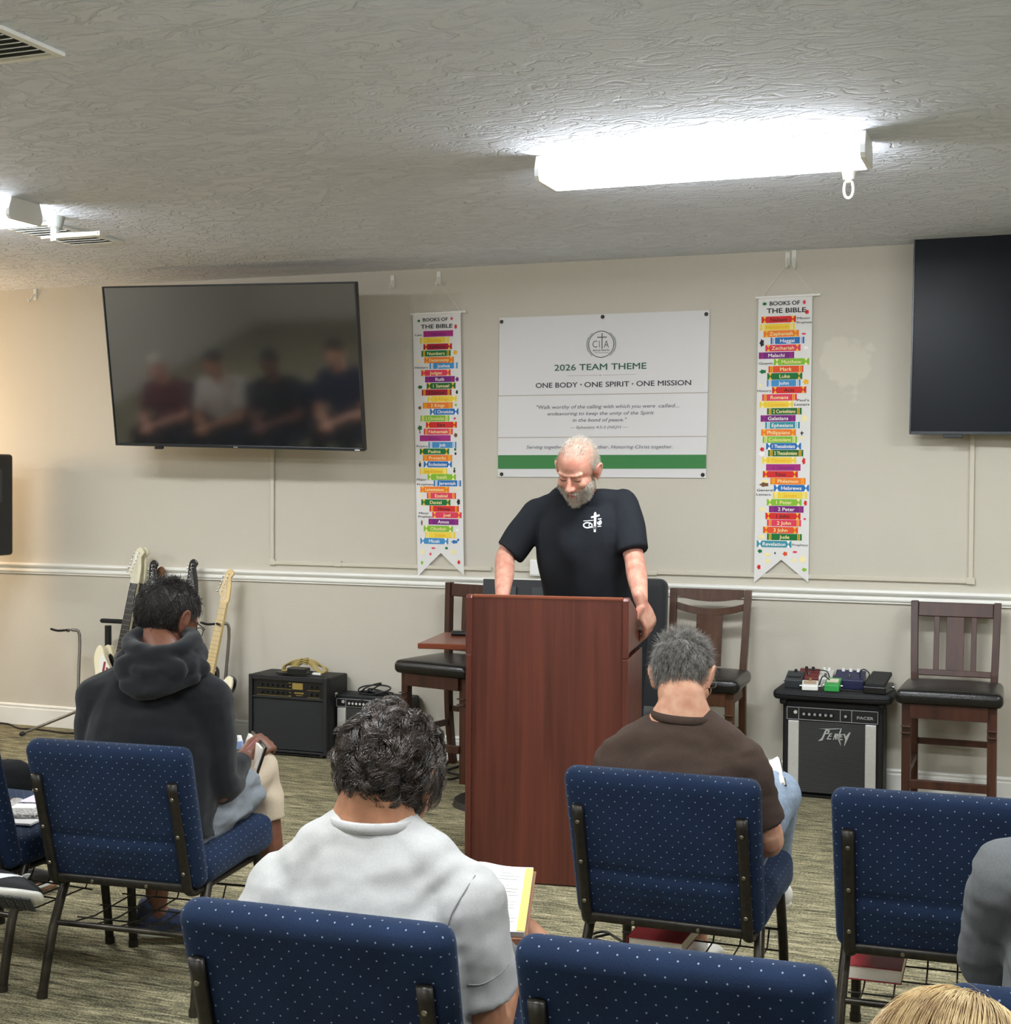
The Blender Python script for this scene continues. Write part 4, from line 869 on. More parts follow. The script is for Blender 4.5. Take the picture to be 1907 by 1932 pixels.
def guitar(label, loc, roll, lean, s, body, head, board, guard, frets=True, flag=False, edge=None, rz=0.0):
    t = thing('electric_guitar', label, 'guitar', loc); t.rotation_euler = (-lean, roll, rz); t.scale = (s, s, s)
    B = closed(BODY); MB().prism(B, (0, 0, 0), X_, Z_, .042, N=-Y_).build('body', [body], t, .007, seg=3)
    if edge: MB().prism([(x*1.012, .2+(z-.2)*1.01) for x, z in B], (0, .012, 0), X_, Z_, .036, N=-Y_).build('body_edge', edge, t, .006)
    pg = closed([(.0, .05), (.07, .06), (.12, .1), (.105, .18), (.09, .24), (.1, .3), (.118, .36), (.1, .375), (.06, .33), (.03, .33), (-.03, .33), (-.06, .36), (-.11, .41), (-.12, .36), (-.09, .28), (-.07, .2), (-.05, .12)])
    MB().prism(pg, (0, -.003, 0), X_, Z_, .0028, N=-Y_).build('pickguard', guard, t)
    if flag:
        g = MB()
        for k in range(4): g.mat(0).box((-.085+.02*k, -.0038, .31-.02*k), (.012, .001, .13-.012*k))
        g.mat(1).box((-.058, -.0042, .21), (.07, .001, .085)); g.mat(2)
        for i in range(4):
            for j in range(4): c = np.array([-.085+.018*i+(.009 if j % 2 else 0), -.0048, .18+.02*j]); g.cyl(c, c-Y_*.0006, .0035, n=5)
        g.build('flag_decoration', [mat('flag_red', '8c2026', .4), mat('flag_blue', '2a3fae', .4), mat('flag_white', 'f0efe8', .4)], t); t.children[-1]['label'] = 'flag stripes and stars'
    for z in (.13, .2, .275): MB().rbox((0, -.006, z), (.085, .008, .019), .003, 2).build('pickup', M_white if guard is not M_white else M_black, t)
    MB().box((0, -.008, .085), (.08, .012, .03)).build('bridge', M_chrome, t, .002)
    MB().prism([(-.028, .30), (.028, .30), (.0215, .79), (-.0215, .79)], (0, -.006, 0), X_, Z_, .022, N=-Y_).build('neck', head, t, .004)
    f = MB(); f.prism([(-.028, .30), (.028, .30), (.0212, .789), (-.0212, .789)], (0, -.010, 0), X_, Z_, .0045, N=-Y_).build('fingerboard', board, t, .001)
    fr = MB()
    if frets:
        L = .648
        for k in range(1, 21):
            z = .79-(L-L/2**(k/12))*1.0; hw = .0212+(.79-z)*.0138
            if z > .305: fr.box((0, -.0106, z), (2*hw, .0012, .0016))
        fr.build('frets', mat('fret_metal', '8c8468', .35, .8), t)
    MB().prism(closed(HEAD, 3), (0, -.004, 0), X_, Z_, .014, N=-Y_).build('headstock', head, t, .002)
    for k in range(6):
        z = .845+.02*k; x = -.04+.0045*k-.004
        MB().cyl((x+.018, -.004, z), (x+.018, -.016, z), .004, n=10).cyl((x, .004, z), (x-.012, .004, z), .003, n=8).rbox((x-.016, .004, z), (.009, .006, .011), .0028, 2).build('tuning_peg', M_chrome, t)
    st = MB()
    for k in range(6):
        u = (k-2.5)/2.5; st.tube([(u*.026, -.0145, .09), (u*.0175, -.0135, .79), (-.022+.0045*k*.6, -.012, .845+.02*k)], .0006, 4, 1)
    st.build('strings', M_chrome, t)
    return t
M_cr = mat('cream_lacquer', 'ece2c2', .25, coat=.4); M_maple = mat('maple', 'dfc38a', .3, var=.06, vscale=30, stretch=(1, 1, .1)); M_rose = mat('rosewood', '1c1715', .45); M_blk = mat('black_lacquer', '101012', .15, coat=.5); M_palehead = mat('pale_headstock', 'd9d2b4', .3); M_pear = mat('white_pickguard', 'e9e7df', .3); M_brn = mat('brown_wood', '6b4a30', .4)
def gbase(px, py, Y):
    p = at(px, py, Y); return (p[0], p[1], .03)
guitar('cream electric guitar with a maple neck and black edge nearest the large black amplifier', gbase(366, 1386, -.34), math.radians(6.3), math.radians(12), 1.06, M_cr, M_maple, M_maple, M_pear, edge=M_blk)
guitar('cream electric guitar with a flag pickguard and dark fingerboard on the rack', gbase(199, 1372, -.34), math.radians(5.6), math.radians(10), 1.17, M_cr, M_palehead, M_rose, M_pear, flag=True)
guitar('pale headed electric guitar with a dark fingerboard right behind the flag guitar', gbase(219, 1370, -.26), math.radians(5), math.radians(8), 1.16, M_cr, M_palehead, M_rose, M_blk)
guitar('dark electric guitar leaning left beside the pale headstocks behind the hoodie', gbase(303, 1372, -.2), math.radians(-6), math.radians(5), 1.08, M_blk, M_blk, M_rose, M_blk)
guitar('black headed electric guitar rising directly above the head of the man in the black hoodie', gbase(358, 1376, -.22), math.radians(-2.5), math.radians(6), 1.09, M_blk, M_blk, M_rose, M_blk)
guitar('brown headed guitar mostly hidden behind the head of the man in the black hoodie', gbase(297, 1372, -.13), math.radians(-.5), math.radians(3), 1.03, M_brn, M_brn, M_rose, M_blk)
M_steel = mat('dull_steel', '8d8a84', .3, .9)
def gstand(label, px, py, Y, toppx, toppy, black=False, foot=None, side=-1):
    b = at(px, py, Y); tp = at(toppx, toppy, Y+.06); t = thing('guitar_stand', label, 'guitar stand', (b[0], Y, 0)); mm = M_black if black else M_steel
    d = np.array([tp[0]-b[0], .06, 0])
    MB().tube([(0, 0, .1), d*.6+[0, 0, tp[2]*.6], d+[0, 0, tp[2]-.03], d+[side*.03, -.03, tp[2]]], .0095, 10, 4).build('upright', mm, t)
    c = d+np.array([side*.03, -.03, tp[2]])
    MB().tube([c+[side*.02, -.015, 0], c+[side*.05, -.07, .0], c+[side*.075, -.10, .012]], .007, 8, 3).tube([c+[side*.02, -.0, 0], c+[side*-.02, -.06, 0], c+[side*-.03, -.1, .01]], .007, 8, 3).build('yoke', M_black if not black else M_black, t)
    for k, (dx, dy) in enumerate(((-.3, -.08), (.24, -.16), (.02, .16))):
        e = np.array([dx, dy, .012]) if not (foot is not None and k == 0) else np.array([foot[0]-b[0], foot[1]-Y, .014])
        g = MB().tube([(0, 0, .16), e], .009, 8, 1).build('leg', mm, t); MB().tube([e*.95+[0, 0, .006], e], .013, 8, 1).build('rubber_foot', MATS['black_rubber'], g)
gstand('empty steel guitar stand at the left between the loudspeaker and the guitars', 146, 1376, -.25, 150, 1188, foot=fl(40, 1386, .01))
gstand('steel guitar stand behind the cream guitar with the maple neck', 418, 1386, -.2, 432, 1176, side=-1)
t = thing('guitar_rack', 'black guitar rack with a padded bar behind the pale headstocks', 'guitar rack', (at(225, 1370, -.16)[0], -.16, 0)); bx = at(225, 1370, -.16)[0]
a, b = at(193, 1171, -.17), at(300, 1176, -.17)
MB().tube([a, b], .014, 10, 1).build('padded_bar', mat('black_foam', '17181a', .9), t, world=True)
q = at(204, 1180, -.16); MB().cyl((q[0], -.16, .02), (q[0], -.16, q[2]), .02).build('post', M_black, t, world=True)
q2 = at(292, 1180, -.16); MB().cyl((q2[0], -.16, .02), (q2[0], -.16, q2[2]), .02).build('post', M_black, t, world=True)
for qq in (q, q2): MB().tube([(qq[0], -.36, .02), (qq[0], -.02, .02)], .014, 8, 1).build('foot_bar', M_black, t, world=True)

# ================================================================== books, papers
M_redb = mat('red_book_cloth', 'a51f2c', .5); M_page = mat('page_paper', 'efe9dc', .7, var=.03, vscale=200)
def book(c, size, rz, label, cover, cat='book'):
    w, d, h = size; t = thing('book', label, cat, c, rz)
    m = MB().box((0, 0, .0015), (w, d, .003)).box((0, 0, h-.0015), (w, d, .003)).box((-w/2+.0015, 0, h/2), (.003, d, h)); m.build('cover', cover, t, .0008)
    MB().box((.002, 0, h/2), (w-.008, d-.008, h-.006)).build('pages', M_page, t)
p = fl(1243, 1787, .205); book((p[0]+.0, p[1]+.07, .205), (.165, .235, .036), -.02, 'red hymn book in the basket under the chair of the man in the brown T-shirt', M_redb)
p = fl(1640, 1850, .205); book((p[0], p[1]+.11, .205), (.165, .235, .04), .02, 'red hymn book in the basket under the empty chair at the right', M_redb)
P = [fl(x, y, .215) for x, y in ((1095, 1772), (1118, 1762), (1140, 1758), (1160, 1768), (1175, 1780), (1150, 1778), (1120, 1770), (1150, 1762))]
tag(MB().tube(P, .004, 6, 4).build('cable', M_bcable), 'short black cable in the chair basket left of the red hymn book', 'cable')
c = fl(45, 1530, .47)
t = thing('paper_sheet', 'white sheets of paper lying on the chair at the left edge', 'paper', (c[0]-.02, c[1], .462), .15); MB().box((0, 0, .003), (.26, .30, .006)).build('sheets', mat('white_paper', 'eceae6', .8), t)
t = thing('composition_notebook', 'speckled composition notebook on the papers on the chair at the left edge', 'notebook', (c[0]-.01, c[1]+.02, .469), .35)
MB().box((0, 0, .006), (.19, .24, .012)).build('cover', mat('speckled_cover', '3c3c3c', .6, col2='c9c7c2', vscale=110), t, .001); MB().box((0, .0, .0123), (.08, .06, .001)).build('name_panel', mat('white_paper', 'eceae6', .8), t); MB().box((-.088, 0, .0063), (.014, .24, .0135)).build('spine_tape', M_black, t)
t = thing('paper_sheet', 'lilac sheet of paper on the notebook on the chair at the left edge', 'paper', (c[0]-.0, c[1]+.12, .483), .2); MB().box((0, 0, .001), (.15, .11, .002)).build('sheet', mat('lilac_paper', 'd9cfe6', .8), t)
# ================================================================== people
def fuse(parts, voxel, smooth=4, fold=None, fac=.5):
    """one continuous closed surface out of overlapping closed shapes"""
    V = []; F = []; n = 0
    for v, f in parts:
        V.append(np.asarray(v, float)); F += [tuple(i+n for i in q) for q in f]; n += len(v)
    me = mesh_from('fuse', np.vstack(V), F, []); o = bpy.data.objects.new('fuse', me); COL.objects.link(o)
    r = o.modifiers.new('r', 'REMESH'); r.mode = 'VOXEL'; r.voxel_size = voxel; r.adaptivity = 0
    if smooth:
        s = o.modifiers.new('s', 'SMOOTH'); s.factor = fac; s.iterations = smooth
    dg = bpy.context.evaluated_depsgraph_get(); e = bpy.data.meshes.new_from_object(o.evaluated_get(dg))
    bpy.data.objects.remove(o); bpy.data.meshes.remove(me)
    if fold is not None:
        m = len(e.vertices); P = np.empty(m*3, np.float32); e.vertices.foreach_get('co', P); P = P.reshape(-1, 3).astype(float)
        Nn = np.empty(m*3, np.float32); e.vertices.foreach_get('normal', Nn); Nn = Nn.reshape(-1, 3)
        d = np.array([fold(Vector(p), Vector(q)) for p, q in zip(P, Nn)]); P = P+Nn*d[:, None]
        e.vertices.foreach_set('co', P.astype(np.float32).ravel()); e.update()
    return e
def put(me, name, m, parent):
    me.materials.clear()
    for x in (m if isinstance(m, list) else [m]): me.materials.append(x)
    me.polygons.foreach_set('use_smooth', np.ones(len(me.polygons), bool)); me.name = name
    return link(name, me, parent, world=True)
def frame(fwd, up=(0, 0, 1)):
    f = nrm(fwd); r = nrm(np.cross(f, up)); u = np.cross(r, f); return np.stack([r, f, u], 1)
def ell_in(H, c, r, R=None, n=10):
    C, Rm, s = H; V, F = ellM(np.array(c)*s, np.array(r)*s, R, n); return V@Rm.T+C, F
def tube_in(H, pts, rad, n=10, sub=4, ref=None):
    C, Rm, s = H; rad = np.array(rad)*s
    V, F = tubeM(np.array(pts)*s, rad if rad.ndim else float(rad), n, sub, ref); return V@Rm.T+C, F
CE, RE = np.array([0, -.012, .032]), np.array([.076, .098, .088])
def head_parts(H, detail=1.0, jaw=1.0):
    P = [ell_in(H, CE, RE, n=16), ell_in(H, (0, .026, -.03), (.061, .066, .08)), ell_in(H, (0, .026, -.076), (.05*jaw, .054, .042)), ell_in(H, (0, .066, -.098), (.024, .02, .018)),
         tube_in(H, [(-.046, .073, .022), (-.02, .083, .02), (0, .083, .02), (.02, .083, .02), (.046, .071, .022)], .0075),
         tube_in(H, [(0, .084, .014), (0, .099, -.012), (0, .110, -.03)], [.0075, .009, .0125]), ell_in(H, (-.012, .098, -.034), (.009, .011, .008)), ell_in(H, (.012, .098, -.034), (.009, .011, .008)),
         ell_in(H, (-.038, .06, -.022), (.025, .027, .022)), ell_in(H, (.038, .06, -.022), (.025, .027, .022)),
         tube_in(H, [(-.022, .082, -.061), (0, .091, -.059), (.022, .082, -.061)], [.004, .0062, .004]), tube_in(H, [(-.02, .081, -.071), (0, .089, -.072), (.02, .081, -.071)], [.004, .0068, .004]),
         ell_in(H, (-.03, .074, .002), (.0155, .012, .0125)), ell_in(H, (.03, .074, .002), (.0155, .012, .0125))]
    for s in (-1, 1):
        Re = rot(ry=s*.28, rz=s*-.35)
        P += [ell_in(H, (s*.081, -.004, -.006), (.009, .017, .029), Re), tube_in(H, [(s*.078, .012, -.004), (s*.088, .006, .02), (s*.094, -.012, .027), (s*.094, -.022, .01), (s*.087, -.016, -.014), (s*.079, -.002, -.034)], [.005, .0052, .0055, .0055, .0052, .007])]
    return P
def hand_parts(wrist, d, n, thumb, curl=.5, k=1.0, spread=.1):
    """wrist point, direction of the fingers, palm normal, thumb side vector sign"""
    d = nrm(d); n = nrm(np.array(n)-d*np.dot(n, d)); l = np.cross(d, n)*thumb; w = np.asarray(wrist, float); P = []
    P.append(tubeM([w-d*.03*k, w+d*.01*k, w+d*.05*k, w+d*.088*k], [(.021*k, .018*k), (.029*k, .018*k), (.042*k, .017*k), (.040*k, .013*k)], 12, 4, ref=l))
    for i, (o, L, r) in enumerate(((.031, .074, .0094), (.0105, .082, .0098), (-.0105, .076, .0094), (-.030, .060, .0082))):
        p = w+d*.086*k+l*o*k-n*.002*k; a = 0; dd = nrm(d+l*o*spread*20*.1); pts = [p-dd*.03*k, p]; c = curl if np.isscalar(curl) else curl[i]
        for j, q in enumerate((.45, .31, .24)):
            a += c*(.75, 1.0, .65)[j]; v = dd*math.cos(a)+n*math.sin(a); p = p+v*L*q*k; pts.append(p)
        P.append(tubeM(pts, [r*k*1.1, r*k*1.12, r*k, r*k*.93, r*k*.78], 10, 4))
    p = w+d*.02*k+l*.026*k; v1 = nrm(d*.55+l*.75+n*.35); v2 = nrm(d*.8+l*.35+n*.55); v3 = nrm(d*.85+l*.0+n*.6)
    P.append(tubeM([p-v1*.015*k, p, p+v1*.036*k, p+v1*.036*k+v2*.03*k, p+v1*.036*k+v2*.03*k+v3*.024*k], [.014*k, .0145*k, .0125*k, .0108*k, .0085*k], 10, 4))
    return P
def hair(parent, H, mask, n, length, width, dirfn, m, seed=1, wave=(0, 0), gravity=.0, segs=6, vol=1.02, jit=.25, keep=1.0, name='hair', cap=True, capmat=None, roots=None, lump=.0, grow=.0, hug=.0, clump=0, cj=.3, tight=0.0):
    C, Rm, s = H; rs = np.random.RandomState(seed); mats = [m, capmat or m]; mb = MB()
    if roots is None:
        q = rs.normal(size=(n*6, 3)); q /= np.linalg.norm(q, axis=1)[:, None]; L = CE+RE*vol*q; ok = np.array([mask(p) for p in L]); L = L[ok][:n]; N = (L-CE)/(RE*RE); N /= np.linalg.norm(N, axis=1)[:, None]
    else: L, N = roots
    n = len(L); D = np.array([dirfn(p, q) for p, q in zip(L, N)])+rs.normal(size=(n, 3))*jit; cid = None
    if clump:
        cc = L[rs.choice(n, clump, replace=False)]; cid = np.argmin(((L[:, None]-cc[None])**2).sum(2), 1); D = D+rs.normal(size=(clump, 3))[cid]*cj
    D /= np.linalg.norm(D, axis=1)[:, None]
    ln = length*(.65+.6*rs.rand(n)); P = [L.copy()]; X = L.copy(); down = Rm.T@np.array([0, 0, -1.0]); ph = rs.rand(n)*6.28 if cid is None else rs.rand(clump)[cid]*6.28+rs.rand(n)*.7; side = np.cross(D, N); side /= np.linalg.norm(side, axis=1)[:, None]+1e-9
    for k in range(segs):
        D = D+down*gravity
        if hug:
            nn = (X-CE)/(RE*RE); nn /= np.linalg.norm(nn, axis=1)[:, None]; D = D-nn*((D*nn).sum(1)[:, None])*hug
        D /= np.linalg.norm(D, axis=1)[:, None]; st = (ln/segs)[:, None]; X = X+D*st
        if roots is None:
            e = np.linalg.norm((X-CE)/(RE*vol), axis=1); lim = 1.0+grow*(k+1)/segs
            X = np.where((e < lim)[:, None], CE+(X-CE)*(lim/np.maximum(e, .3))[:, None], X)
        Y = X
        if wave[0]: Y = X+side*(np.sin(ph+wave[1]*(k+1))*wave[0]*(k+1)/segs)[:, None]+N*(np.cos(ph+wave[1]*(k+1))*wave[0]*.7*(k+1)/segs)[:, None]
        P.append(Y)
    P = np.stack(P, 1)                                    # n, segs+1, 3
    if tight and cid is not None:
        w = np.zeros(clump); np.add.at(w, cid, 1); M = np.zeros((clump,)+P.shape[1:]); np.add.at(M, cid, P); M /= np.maximum(w, 1)[:, None, None]
        kk = (np.linspace(0, 1, segs+1)**.8*tight)[None, :, None]; P = P*(1-kk)+M[cid]*kk
    T = np.gradient(P, axis=1); T /= np.linalg.norm(T, axis=2)[..., None]+1e-9
    A = np.cross(T, N[:, None, :]); A /= np.linalg.norm(A, axis=2)[..., None]+1e-9; B = np.cross(T, A)
    tp = np.linspace(1, .25, segs+1)[None, :, None]*width*(.7+.6*rs.rand(n))[:, None, None]
    V = np.stack([P+A*tp, P-A*tp*.5+B*tp*.6, P-A*tp*.5-B*tp*.6], 2)        # n, segs+1, 3, 3
    V = V.reshape(-1, 3)*s@Rm.T+C
    idx = np.arange(n*(segs+1)*3).reshape(n, segs+1, 3); F = []
    for a, b in ((0, 1), (1, 2), (2, 0)):
        F.append(np.stack([idx[:, :-1, a], idx[:, :-1, b], idx[:, 1:, b], idx[:, 1:, a]], -1).reshape(-1, 4))
    mb.add(V, np.vstack(F).tolist(), True)
    if cap:
        mb.mat(1); cv, cf = ellM((0, 0, 0), 1, None, 26); u = cv.copy(); Lc = CE+RE*vol*.985*u
        if lump:
            for i in range(len(Lc)): Lc[i] += u[i]*lump*noise.noise(Vector(u[i]*5.5+seed))
        keepf = [f for f in cf if mask(Lc[list(f)].mean(0))]
        used = sorted({i for f in keepf for i in f}); mp = {i: j for j, i in enumerate(used)}
        mb.add(Lc[used]*s@Rm.T+C, [tuple(mp[i] for i in f) for f in keepf], True)
    return mb.build(name, mats, parent, world=True)
def hairline(nape=-.06, front=.075, side=.0, top=.07):
    def f(p):
        x, y, z = p
        if y > front: return z > .085
        t = np.interp(y, [-.11, -.05, -.015, .02, .05, front], [nape, nape+.008, side-.02, side+.03, side+.05, top]); return z > t
    return f
def folds(a=.006, sc=(6, 6, 14), seed=0, b=.002):
    o = Vector((seed*3.1, seed*1.7, seed*.9))
    def f(p, n):
        q = Vector((p.x*sc[0], p.y*sc[1], p.z*sc[2]))+o; w = noise.noise(q*.6)
        return a*(noise.noise(q+Vector((w*1.6, w*1.1, w)))-.5*abs(noise.noise(q*1.7+Vector((5, 3, w)))))+b*noise.noise(q*3.5)
    return f
def cloth_mat(name, c, var=.08, rough=.9, bump=.25, sheen=.0, vs=260): return mat(name, c, rough, var=var, vscale=vs, bump=bump, bscale=700, bdist=.0015, spec=.15, sheen=sheen)
def skin_mat(name, c, c2): return mat(name, c, .5, col2=c2, vscale=26, bump=.12, bscale=180, bdist=.002, spec=.4)

def person(label, J, skin, shirt, pants, k=1.0, chest=(.18, .125), waist=(.165, .125), hips=(.175, .135), sleeve=.9, sleeve_r=.064, leg=1.0, shoe=None, voxel=.0055, fold=None, hands=None, collar=True, loose=.012, head=True, jaw=1.0, shirt_name='shirt', arm=1.0, pfold=None, sock=None, collar_m=None, cuff=0.0):
    root = np.array([J['pelvis'][0], J['pelvis'][1], 0]); t = thing('person', label, 'person', root)
    A = {q: np.asarray(v, float) for q, v in J.items() if q != 'H'}
    H = J['H'] if 'H' in J else None; A.pop('H', None)
    right = nrm(A['shR']-A['shL']); mid = (A['shL']+A['shR'])/2; neck = A['neck']; pel = A['pelvis']; wst = A.get('waist', pel*.6+mid*.4); chs = A.get('chest', pel*.28+mid*.72)
    spine = [pel-nrm(wst-pel)*.03, pel, wst, chs, mid*.8+neck*.2, neck]
    def torso(g, top):
        r = [(hips[0]+g, hips[1]+g), (hips[0]+g, hips[1]+g), (waist[0]+g, waist[1]+g), (chest[0]+g, chest[1]+g), (.145+g, .088+g), top]
        return tubeM(spine, r, 20, 5, ref=right)
    C0 = H[0] if H else neck+np.array([0, 0, .12]); nb = H[0]+H[1]@(np.array([0, -.022, -.062])*H[2]) if H else neck
    parts = [torso(-.012, (.062, .058)), tubeM([mid*.55+neck*.45, neck, nb, nb*.4+C0*.6], [.062, .058*k, .056*k, .05*k], 14, 4)]
    if head: parts += head_parts(H, jaw=jaw)
    sh = []
    for s in ('L', 'R'):
        a, e, w = A['sh'+s], A['el'+s], A['wr'+s]
        parts += [tubeM([neck*.75+a*.25-np.array([0, 0, .05]), a-np.array([0, 0, .006])], [.045, .05], 12, 2), tubeM([a, a*.5+e*.5, e, e*.55+w*.45, w], [.054*arm, .047*arm, .040*arm, .040*arm, .0265*arm], 14, 4)]
        hd = (hands or {}).get(s); u = nrm(w-e)
        parts += hand_parts(w+u*.012, *(hd if hd else (u, (0, 0, -1), 1, .5)))
        sh += [tubeM([neck*.80+a*.20-np.array([0, 0, .05]), neck*.42+a*.58-np.array([0, 0, .014]), a], [.055+loose*.6, .056+loose*.7, .056+loose], 14, 3)]
        p = np.array([a, a*.5+e*.5, e, e*.5+w*.5, w]); L = np.linalg.norm(a-e); Lw = np.linalg.norm(e-w); tot = L+Lw; tt = sleeve*tot
        q = []; cum = [0, L/2, L, L+Lw/2, tot]
        for x in np.linspace(0, tt, 5): q.append([np.interp(x, cum, p[:, i]) for i in range(3)])
        rr = [sleeve_r+.002, sleeve_r, sleeve_r*.97, sleeve_r*.94, sleeve_r*(.92-cuff)] if sleeve < .65 else [sleeve_r, sleeve_r*.93, sleeve_r*.86, sleeve_r*.76, sleeve_r*.6]
        sh.append(tubeM(q, rr, 16, 3, caps=False)); sh.append(ellM(a, (sleeve_r+.002,)*3, None, 8))
    lg = []; ft = {}
    for s in ('L', 'R'):
        h, kn, an = A['hip'+s], A['kn'+s], A['an'+s]; toe = A['toe'+s]
        parts += [tubeM([h, h*.5+kn*.5, kn, kn*.6+an*.4, an], [.085, .075, .055, .053, .034], 14, 4), tubeM([an+np.array([0, 0, -.01]), an*.4+toe*.6-np.array([0, 0, .02]), toe], [.034, .034, .024], 10, 3)]
        p = np.array([h, h*.5+kn*.5, kn, kn*.5+an*.5, an]); L = np.linalg.norm(h-kn); Lw = np.linalg.norm(kn-an); cum = [0, L/2, L, L+Lw/2, L+Lw]; tt = leg*(L+Lw)*.97
        xs = np.array(sorted(set(np.round(np.linspace(0, tt, 6), 3)) | ({round(L-.04, 3), round(L, 3), round(L+.04, 3)} if tt > L+.05 else set()))); R5 = np.interp(xs, cum, [.102, .092, .078, .068, .06]); q = [[np.interp(x, cum, p[:, i]) for i in range(3)] for x in xs]
        lg.append(tubeM(q, R5+(.012 if leg < .8 else 0)*xs/tt, 16, 3, caps=False))
        if tt > L: lg.append(ellM(kn, .08, None, 8)); lg.append(ellM(h, .1, None, 8))
        ft[s] = (an, toe)
    put(fuse(parts, voxel, 3), 'body', skin, t)
    if shirt:
        sp = [tubeM(spine[:-1]+[mid*.30+neck*.70], [(hips[0]+loose, hips[1]+loose)]*2+[(waist[0]+loose, waist[1]+loose), (chest[0]+loose, chest[1]+loose), (.150+loose, .092+loose), (.086, .076)], 20, 5, ref=right, caps=False), ellM(pel, (hips[0]*.9, hips[1]*.9, .05), None, 8)]+sh
        put(fuse(sp, .0075, 5, fold or folds()), shirt_name, shirt, t)
        if collar:
            cx = mid*.295+neck*.705; ax = nrm(neck-mid); x = nrm(right-ax*(right@ax)); y = np.cross(ax, x)
            ring = [cx+x*.0845*math.cos(a)+y*.0755*math.sin(a) for a in np.linspace(0, 2*math.pi, 17)]
            V, F = tubeM(ring, [(.012, .005)]*17, 8, 2, ref=ax); link('collar', mesh_from('collar', V, F, collar_m or shirt), t, world=True)
    if pants:
        hipc = [tubeM([pel+nrm(wst-pel)*.06, pel, (A['hipL']+A['hipR'])/2], [(hips[0]+.004, hips[1]+.004)]*3, 18, 3, ref=right)]
        put(fuse(hipc+lg, .009, 4, pfold or folds(.006, (9, 9, 9), 4)), 'trousers', pants, t)
    if shoe:
        for s in ('L', 'R'):
            an, toe = ft[s]; make_shoe(t, an, toe, *shoe)
    return t, H
def make_shoe(t, an, toe, upper_m, sole_m, accent=None, world=True):
    """upper, sole; ankle above the heel, toe on the ground plane of the shoe"""
    f = nrm(toe-an-np.array([0, 0, (toe-an)[2]])) if abs((toe-an)[2]) < .25 else nrm(toe-an)
    g = an.copy(); up = np.array([0, 0, 1.0])
    if abs((toe-an)[2]) >= .25 or accent == 'air':
        f = nrm(toe-an); up = nrm(np.array([0, 0, 1.0])-f*f[2]) if abs(f[2]) < .95 else np.array([1.0, 0, 0])
    base = an-up*.085 if accent != 'air' else an-up*.07
    L = .27; r = np.cross(f, up); o = lambda a, b, c: base+f*a+r*b+up*c
    pu = [tubeM([o(-.06, 0, .045), o(.02, 0, .05), o(.10, 0, .048), o(.17, 0, .036), o(.195, 0, .032)], [(.036, .04), (.037, .045), (.042, .036), (.042, .024), (.03, .016)], 14, 4, ref=r), tubeM([o(-.02, 0, .05), o(-.025, 0, .10)], [(.036, .042), (.037, .044)], 12, 2, ref=f)]
    u = put(fuse(pu, .005, 3), 'shoe', upper_m, t)
    ps = [tubeM([o(-.07, 0, .014), o(0, 0, .012), o(.08, 0, .012), o(.15, 0, .013), o(.2, 0, .02)], [(.036, .014), (.038, .014), (.042, .013), (.045, .012), (.03, .010)], 16, 4, ref=r)]
    put(fuse(ps, .004, 2), 'sole', sole_m, u)
    return u
def glasses(t, H, m, rim=.02):
    g = MB(); C, Rm, s = H; W = lambda q: C+Rm@(np.array(q)*s)
    for sx in (-1, 1):
        ring = [W((sx*.032+rim*1.15*math.cos(a), .098, -.002+rim*.95*math.sin(a))) for a in np.linspace(0, 2*math.pi, 15)]
        g.tube(ring, .0016, 6, 2); g.tube([W((sx*.055, .096, .006)), W((sx*.074, .08, .008)), W((sx*.085, .0, .012)), W((sx*.086, -.018, -.002))], .0017, 6, 3)
    g.tube([W((-.01, .101, .0)), W((0, .104, .003)), W((.01, .101, 0))], .0015, 6, 2); o = g.build('glasses', m, t, world=True); return o

M_sk_fair = skin_mat('fair_skin', 'd9a98c', 'c48a70'); M_sk_tan = skin_mat('tan_skin', 'b98565', 'a06f52'); M_sk_brown = skin_mat('brown_skin', '7d5340', '684232'); M_sk_pink = skin_mat('pink_fair_skin', 'cfa08a', 'bb7c6a')
M_hairblk = mat('black_hair', '15120f', .42, col2='2a2320', vscale=60, spec=.5); M_hairdk = mat('dark_brown_hair', '16120f', .3, col2='40342b', vscale=60, spec=.8); M_hairgry = mat('grey_hair', '55524e', .5, col2='a39e96', vscale=70); M_hairwht = mat('white_hair', 'a9a295', .5, col2='cdc6b8', vscale=60)
M_hairbln = mat('blond_hair', 'a08052', .4, col2='ead09a', vscale=30, spec=.5); M_capgry = mat('grey_scalp_hair', '4a4743', .8); M_caphd = mat('dark_scalp_hair', '14100e', .7)
M_denim = cloth_mat('light_blue_denim', '8795a6', .14, vs=90); M_sole = mat('white_shoe_sole', 'dcdad2', .6); M_dgl = mat('dark_glasses_frame', '17181a', .3); M_mgl = mat('metal_glasses_frame', '8a7c68', .3, .8)

def seat_legs(J, kneeL, ankL, toeL, kneeR, ankR, toeR):
    p = np.asarray(J['pelvis']); r = nrm(np.asarray(J['shR'])-np.asarray(J['shL'])); r = nrm([r[0], r[1], 0])
    J['hipL'] = p-r*.095-np.array([0, 0, .02]); J['hipR'] = p+r*.095-np.array([0, 0, .02])
    for a, b in zip(('knL', 'anL', 'toeL', 'knR', 'anR', 'toeR'), (kneeL, ankL, toeL, kneeR, ankR, toeR)): J[a] = np.asarray(b, float)

